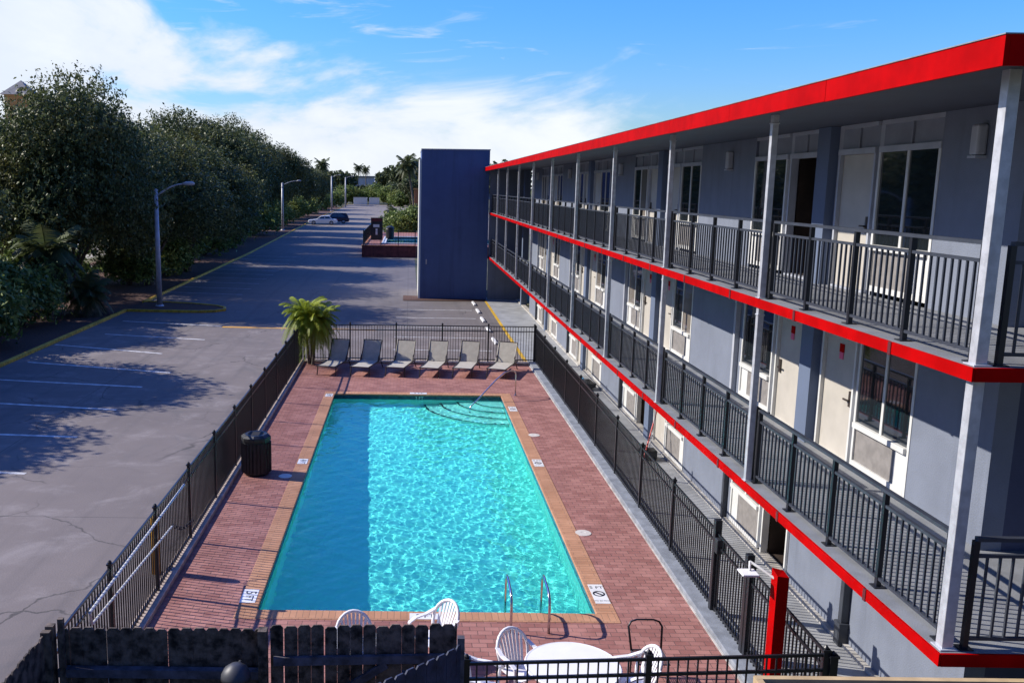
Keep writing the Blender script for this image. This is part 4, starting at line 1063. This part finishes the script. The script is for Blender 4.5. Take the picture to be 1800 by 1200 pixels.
# palms
def frond(L_, droop, up, nl, lw, seed, width=.30):
    """pinnate frond along +x: list of (verts, faces)"""
    rr = random.Random(seed); pts = []
    for i in range(9):
        u = i / 8; pts.append(Vector((L_ * u * (1 - .18 * u * droop), 0, up * L_ * u - droop * L_ * u * u)))
    v = []; f = []
    def at(u):
        k = min(7, int(u * 8)); return pts[k].lerp(pts[k + 1], u * 8 - k)
    for i in range(nl):
        u = .12 + .88 * i / nl; p = at(u); d = (at(min(1, u + .05)) - at(u - .05)).normalized()
        ln = width * L_ * (math.sin(math.pi * (.15 + .8 * u)) ** .7) * rr.uniform(.85, 1.1)
        for s in (-1, 1):
            side = (Vector((0, s, 0)) * .82 + d * .55 + Vector((0, 0, -.28 - .3 * u + rr.uniform(-.12, .12)))).normalized()
            q = p + side * ln; w = d * lw
            n = len(v); v += [p - w, p + w, p.lerp(q, .6) + w * .9, q, p.lerp(q, .6) - w * .5]; f.append((n, n + 1, n + 2, n + 3, n + 4))
    n = len(v)
    for i in range(9):
        w = .018 * L_ * (1 - i / 9); v += [pts[i] + Vector((0, -w, 0)), pts[i] + Vector((0, w, 0))]
    for i in range(8): f.append((n + 2 * i, n + 2 * i + 1, n + 2 * i + 3, n + 2 * i + 2))
    return v, f
def palm_crown(name, nf, L_, mat, seed, z, spread=(.1, 1.15), nl=26, lw=.018, width=.30, c=(0, 0), extra=0.):
    rr = random.Random(seed); V = []; Fc = []; sh = []
    for i in range(nf):
        t = i / nf; az_ = i * 2.399 + rr.uniform(-.2, .2)
        elv = spread[1] - (spread[1] - spread[0]) * t + rr.uniform(-.12, .12)
        v, f = frond(L_ * rr.uniform(.85, 1.1), extra + .45 + .35 * t + rr.uniform(0, .15), elv, nl, lw, seed * 50 + i, width)
        m_ = Matrix.Translation((c[0], c[1], z)) @ Matrix.Rotation(az_, 4, 'Z')
        n = len(V); V += [m_ @ x for x in v]; Fc += [tuple(n + j for j in q) for q in f]
        s = max(0, min(1, .75 - .6 * t + rr.uniform(-.2, .25))); sh += [s] * len(f)
    me = bpy.data.meshes.new(name); me.from_pydata([tuple(x) for x in V], [], Fc); me.update()
    at = me.attributes.new('shade', 'FLOAT', 'FACE'); at.data.foreach_set('value', sh)
    me.materials.append(M[mat]); return me
py = thing('pygmy_palm', 'small bright green palm with thin trunks in the far left corner of the pool fence', 'palm', (-3.72, 34.6, .0))
for k, (dx, dy, z, sd) in enumerate(((-.25, .05, 1.92, 3), (.24, -.05, 1.72, 4), (.02, .12, 1.55, 5))):
    b = MB(); b.tube([(-3.72 + dx * .3, 34.6 + dy, .0), (-3.72 + dx * .6, 34.6 + dy, z * .5), (-3.72 + dx, 34.6 + dy, z)], [.06, .05, .055], 8); b.build('trunk', 'palmbark', py)
    me = palm_crown('fronds', 54, 1.08, 'palm', sd, z, (-.28, 1.4), 46, .011, .25, (dx, dy), .22); o = bpy.data.objects.new('fronds', me); C.objects.link(o); o.parent = py
SAB = palm_crown('fronds', 34, 1.75, 'sabal', 21, 0, (-.55, 1.3), 20, .05, .42)
def sabal(x, y, h, sc, label, group, lean=0., r=.17, name='fan_palm'):
    t = thing(name, label, 'palm', (x, y, 0), 0, group)
    b = MB(); b.tube([(x, y, -.1), (x + lean * .45, y, h * .5), (x + lean, y, h)], [r * 1.15, r, r * .9], 9); b.build('trunk', 'palmbark', t)
    o = bpy.data.objects.new('fronds', SAB); C.objects.link(o); o.parent = t; o.location = (lean, 0, h); o.scale = (sc, sc, sc); o.rotation_euler = (0, 0, x + y)
GP = 'fan palms in the left tree row'
sabal(-18.2, 45.8, 3.4, 1.1, 'short fan palm with pale fronds among the shrubs left of the nearest street lamp', GP)
sabal(-19.0, 95.0, 10.2, 1.3, 'fan palm head at the right shoulder of the olive tinted oak', GP)
sabal(-21.0, 113.0, 11.2, 1.5, 'fan palm head breaking the tree line between bare pole and second lamp', GP)
sabal(-22.0, 128.0, 10.6, 1.4, 'fan palm head ending the tall tree row, above the second street lamp', GP)
sabal(-16.7, 47.2, 1.2, .8, 'very low pale fan palm beside the yellow kerb corner', GP)

# ================================================================== PARKED CARS
def car(name, label, x, y, rz, paint, suv=False):
    t = thing(name, label, 'car', (0, 0, 0), 0, 'cars parked beside the far tree row')
    Lc, Wd = (4.7, 1.8)
    hz = 1.75 if suv else 1.45; belt = .98 if suv else .90
    prof = [(-2.33, .32), (-2.35, .62), (-2.22, .78), (-1.2, belt - .02), (-.95, belt + .02), (1.55, belt + .04), (2.18, belt - .02 if not suv else belt), (2.34, .72), (2.33, .34), (1.85, .24), (-1.85, .24)]
    b = MB(); b.prism([(px, -Wd / 2, pz) for px, pz in prof], (0, Wd, 0)); bd = b.build('body', paint, t, bevel=.09)
    top = [(-1.05, belt - .02), (-.30, hz - .05), (.10, hz), (1.0, hz - .01), (1.55 if not suv else 2.0, belt + .02)] if not suv else [(-1.1, belt - .02), (-.45, hz - .05), (0, hz), (1.8, hz - .04), (2.2, belt + .02)]
    b = MB(); n = len(top)
    b.v = [(px, -Wd / 2 + .06 + (pz - belt) * .28, pz) for px, pz in top] + [(px, Wd / 2 - .06 - (pz - belt) * .28, pz) for px, pz in top]
    b.f = [tuple(range(n)), tuple(reversed(range(n, 2 * n)))] + [(i, (i + 1) % n, n + (i + 1) % n, n + i) for i in range(n)]
    b.build('roof', paint, t, bevel=.05)
    # side glass
    for s in (-1, 1):
        for (a0, a1, c0, c1) in (((-.86, -.34, .14, -.0)) and ((-.80, -.28, .32, .32),) or ()):
            pass
        for q in (((-.82, belt + .07), (-.30, hz - .14), (.28, hz - .09), (.28, belt + .07)), ((.36, belt + .07), (.36, hz - .09), (.98, hz - .11), ((1.32 if not suv else 1.7), belt + .09))):
            b = MB(); pts = [(px, s * (Wd / 2 - .06 - (pz - belt) * .28 + .006), pz) for px, pz in q]; b.prism(pts, (0, -s * .01, 0)); b.build('side_window', 'glass', t)
    for (xa, za, xb, zb, nm) in ((-1.0, belt + .03, -.36, hz - .10, 'windscreen'), ((1.50, belt + .06, 1.06, hz - .06, 'rear_window') if not suv else (2.17, belt + .08, 1.86, hz - .10, 'rear_window'))):
        b = MB(); w0 = Wd / 2 - .14; w1 = Wd / 2 - .26; dx = -.03 if nm == 'windscreen' else .03
        b.prism([(xa + dx, -w0, za + .02), (xa + dx, w0, za + .02), (xb + dx, w1, zb + .02), (xb + dx, -w1, zb + .02)], (-dx * .4, 0, .004)); b.build(nm, 'glass', t)
    for px in (-1.45, 1.38):
        for s in (-1, 1):
            b = MB(); b.cyl((px, s * (Wd / 2 - .20), .33), (px, s * (Wd / 2 + .012), .33), .33, 18); w = b.build('wheel', 'tyre', t)
            b = MB(); b.cyl((px, s * (Wd / 2 + .008), .33), (px, s * (Wd / 2 + .02), .33), .20, 14); b.build('rim', 'alum', w)
    for s in (-1, 1):
        b = MB(); b.box(-2.35, -2.18, s * .62 - .18, s * .62 + .18, .60, .72); b.build('headlight', 'lens', t)
        b = MB(); b.box(2.2, 2.352, s * .66 - .16, s * .66 + .16, .72, .86); b.build('tail_light', 'red', t)
    t.location = (x, y, 0); t.rotation_euler = (0, 0, rz)
    return t
car('parked_car', 'pale blue white sedan parked sideways at the far tree row, nearer of two cars', -15.2, 162.5, R(3), 'carwhite').scale = (1.1, 1.1, 1.1)
car('parked_car', 'dark navy car mostly hidden behind the pale sedan', -13.6, 170.0, R(3), 'carnavy', True).scale = (1.1, 1.1, 1.1)

# ================================================================== FAR POOL AND BACKGROUND
rwll = thing('brick_wall', 'low dark red brick wall holding up the far raised pool deck', 'wall', (-1.5, 90, 0))
b = MB(); b.box(-4.55, .7, 89.0, 89.35, -.05, 1.1); b.box(-4.55, -4.2, 89.35, 116, -.05, 1.1); b.build('wall', 'brickwall', rwll)
b = MB(); b.box(-4.62, .7, 88.95, 89.42, 1.101, 1.16); b.box(-4.62, -4.15, 89.42, 116, 1.101, 1.16); b.build('wall_cap', 'terracotta', rwll)
b = MB(); b.box(-4.2, 9, 89.35, 92.6, .0, 1.09); b.box(-4.2, -2.3, 92.6, 116, .0, 1.09); b.box(-2.3, 9, 104.5, 116, 0, 1.09); struct(b.build('far_pool_deck', 'paver'))
b = MB(); b.box(-2.3, 9, 92.6, 104.5, .0, .3); struct(b.build('far_pool_basin', 'plaster'))
b = MB(); b.poly([(-2.28, 92.62, 1.0), (9, 92.62, 1.0), (9, 104.48, 1.0), (-2.28, 104.48, 1.0)])
fw_ = struct(b.build('far_pool_water', 'water', fix=False)); fw_.cycles.is_caustics_caster = True; bpy.data.objects['far_pool_basin'].cycles.is_caustics_receiver = True
b = MB(); b.box(-2.75, 9, 92.1, 92.6, 1.091, 1.20); b.box(-2.75, -2.3, 92.6, 104.5, 1.091, 1.20); b.box(-2.3, 9, 104.5, 104.9, 1.091, 1.20); struct(b.build('far_pool_coping', 'white', bevel=.03))
ff = thing('metal_fence', 'black metal fence on the low red wall around the far raised pool', 'fence', (-2, 89.2, 1.16))
b = MB()
for z in (1.26, 2.5): b.box(-4.4, .7, 89.17, 89.2, z, z + .04)
for k in range(20): b.box(-4.4 + k * .26, -4.388 + k * .26, 89.178, 89.192, 1.2, 2.52)
b.build('fence_panel', 'black', ff)
for x in (-4.4, -2.7, -1.0, .65):
    b = MB(); b.box(x - .04, x + .04, 89.15, 89.22, 1.16, 2.65); b.build('post', 'black', ff)
b = MB()
for k in range(110): b.box(-4.385, -4.37, 89.4 + k * .24, 89.42 + k * .24, 1.2, 2.52)
for z in (1.26, 2.5): b.box(-4.4, -4.36, 89.2, 116, z, z + .04)
b.build('fence_panel', 'black', ff)
sg = thing('pool_sign', 'black board with a red top and white patch by the far raised pool', 'sign', (-3.0, 97, 1.1))
b = MB(); b.box(-4.0, -2.75, 97.0, 97.08, 1.2, 3.55); b.build('board', 'bin', sg)
b = MB(); b.box(-3.95, -2.8, 96.97, 96.998, 3.15, 3.5); b.build('header', 'clip', sg)
b = MB(); b.box(-3.75, -3.1, 96.97, 96.998, 2.55, 2.85); b.build('notice', 'tile', sg)
b = MB(); b.box(-3.5, -3.3, 96.97, 96.998, 1.75, 2.4); b.build('notice', 'tile', sg)
bn2 = thing('trash_can', 'black barrel bin standing beside the far raised pool, right of the sign', 'trash can', (-2.2, 98, 1.1))
b = MB(); b.lathe((-2.05, 100.5, 1.1), [(.38, 0), (.46, .2), (.46, 1.1), (.40, 1.2)], 14); b.build('body', 'bin', bn2)
b = MB(); b.lathe((-2.05, 100.5, 2.31), [(.48, 0), (.46, .1), (.2, .25)], 14); b.build('lid', 'bin', bn2)
# planting round the far pool
for a in ((0, -1.2, 121, 1.3, .4, 'bright garden shrub behind the far raised pool, left one'), (2, .4, 119, 1.2, 1.4, 'bright garden shrub behind the far raised pool, beside the blue tower')):
    shrub(*a[:5], a[5], 'shrubs by the far pool')
sabal(-.6, 124, 2.0, 1.7, 'low broad palm with fronds touching the ground behind the far pool', None, name='low_palm')
orp = thing('chimney', 'orange plastered pillar showing at the left edge of the blue tower', 'pillar', (1.6, 158, 0))
b = MB(); b.box(.9, 2.6, 157, 158.6, -.05, 6.3); b.build('shaft', 'terracotta', orp)
b = MB(); b.box(.8, 2.7, 156.9, 158.7, 6.301, 6.55); b.build('cap', 'tan', orp)
# tan tower behind the left trees
tt = thing('tan_building', 'slim tan tower with a grey hipped roof rising above the left oaks', 'building', (-46.6, 112, 0))
b = MB(); b.box(-48.1, -45.1, 111, 114, -.05, 17.0); b.build('wall', 'tan', tt)
b = MB(); b.v = [(-48.5, 110.6, 17.001), (-44.7, 110.6, 17.001), (-44.7, 114.4, 17.001), (-48.5, 114.4, 17.001), (-46.6, 112.5, 18.8)]; b.f = [(3, 2, 1, 0), (0, 1, 4), (1, 2, 4), (2, 3, 4), (3, 0, 4)]; b.build('roof', 'greyroof', tt)
b = MB(); b.box(-47.2, -46.0, 110.96, 110.999, 13, 15.2); b.build('window', 'glass', tt)
# white containers at the end of the lot
for i, (x0, x1, lb) in enumerate(((-20.6, -15.6, 'white container at the end of the lot, left of the two'), (-14.8, -11.0, 'white container at the end of the lot, right of the two'))):
    t = thing('container', lb, 'container', ((x0 + x1) / 2, 343, 0), 0, 'white containers at the end of the lot')
    b = MB(); b.box(x0, x1, 342, 345, 0, 2.5)
    for k in range(12): xx = x0 + (x1 - x0) * (k + .5) / 12; b.box(xx - .06, xx + .06, 341.93, 342, .1, 2.4)
    b.build('body', 'carwhite', t)
    b = MB(); b.box(x0 - .05, x1 + .05, 341.9, 345.1, 2.501, 2.62); b.build('lid', 'greyframe', t)
# far houses, trees and palms beyond the lot
def far_building(x0, x1, y, h, label, wins):
    t = thing('far_building', label, 'building', ((x0 + x1) / 2, y, 0), 0, 'pale buildings on the skyline')
    b = MB(); b.box(x0, x1, y, y + 14, -.05, h); b.build('wall', 'hazebldg', t)
    b = MB(); b.box(x0 - .6, x1 + .6, y - .6, y + 14.6, h + .001, h + .9); b.build('roof', 'greyroof', t)
    n = wins
    for fl in range(max(1, int(h // 4))):
        for k in range(n):
            xx = x0 + (x1 - x0) * (k + .5) / n; w = (x1 - x0) / n * .28
            b = MB(); b.box(xx - w, xx + w, y - .05, y - .001, 1.4 + fl * 3.6, 3.2 + fl * 3.6); b.build('window', 'transom', t)
far_building(-40, -20, 520, 11.5, 'pale long building on the skyline right of the far lamp posts', 7)
far_building(-17, 2, 470, 9.5, 'pale building on the skyline left of the blue tower, behind palms', 6)
far_building(14, 60, 540, 14, 'pale building hidden behind the stair tower', 8)
FT = leaf_mesh('crown', *(lambda q: (q[0],))(crown_points(401, 9000, 2.5, 11, 5.5, lobes=22)), .62, 402, 'farleaf')
ftb = trunk_mb([(2, 1, 7), (-2, -1, 7.5), (1, -2, 8), (-1, 2, 6.5)], 4, 11, .3, 9); ft_tr = None
rr = random.Random(12)
FG = 'trees beyond the end of the parking lot'
for i, (x, y, s, lb) in enumerate((
 (-33, 330, 1.15, 'distant tree left of the far lamp posts'), (-27, 372, 1.1, 'distant tree right behind the far lamp posts'), (-19, 388, .62, 'small distant tree above the left white container'), (-12.5, 384, .58, 'small distant tree above the right white container'),
 (-6.5, 360, .72, 'distant tree right of the white containers'), (-3.0, 330, .66, 'distant dark tree at the bend of the lot'), (.5, 300, .80, 'distant leafy tree left of the orange pillar'), (-8.5, 415, 1.25, 'tall distant tree under the skyline palms, left of the leaning palm'), (-1.5, 392, 1.45, 'tall round distant tree beside the leaning palm'), (5.5, 372, 1.35, 'tall distant tree touching the blue tower edge'), (13, 300, 1.0, 'distant tree hidden behind the stair tower'), (-46, 420, 1.1, 'distant tree far behind the parked cars'), (24, 230, 1.15, 'round tree top showing just above the far end of the red roof'))):
    t = thing('far_tree', lb, 'tree', (x, y, 0), i * 1.3, FG); t.scale = (s, s, s)
    c = bpy.data.objects.new('crown', FT); C.objects.link(c); c.parent = t
    if ft_tr is None: o = ftb.build('trunk', 'bark', None); ft_tr = o.data
    else: o = bpy.data.objects.new('trunk', ft_tr); C.objects.link(o)
    o.parent = t
for (x, y, h, sc, ln, lb) in ((-24.0, 430, 15.2, 1.5, .3, 'tall thin skyline palm, left of a close pair'), (-19.6, 420, 14.2, 1.4, -.2, 'tall thin skyline palm, right of a close pair'), (1.4, 205, 11.6, 1.7, -1.8, 'leaning palm with a shaggy head just left of the blue tower'), (-30.5, 320, 14.0, 1.7, .3, 'palm among the trees above the far lamp posts'), (3.2, 330, 15.0, 1.7, .2, 'palm standing behind the leaning palm')):
    sabal(x, y, h, sc, lb, 'palms on the skyline', ln, .22)
b = MB()
for k in range(24):
    x0 = -700 + k * 60
    pass
# far woodland on the horizon
rg = np.random.default_rng(5)
n = 26000
xs = rg.uniform(-420, 420, n); ys = rg.uniform(600, 760, n); hh = 9 + 4 * np.sin(xs * .05) + 3 * np.sin(xs * .13 + 1) + 2 * np.sin(xs * .31)
zs = rg.random(n) ** .7 * hh
me = leaf_mesh('woodland', np.stack([xs, ys, zs], 1), 1.9, 6, 'farleaf'); o = bpy.data.objects.new('woodland', me); C.objects.link(o); struct(o, 'stuff')
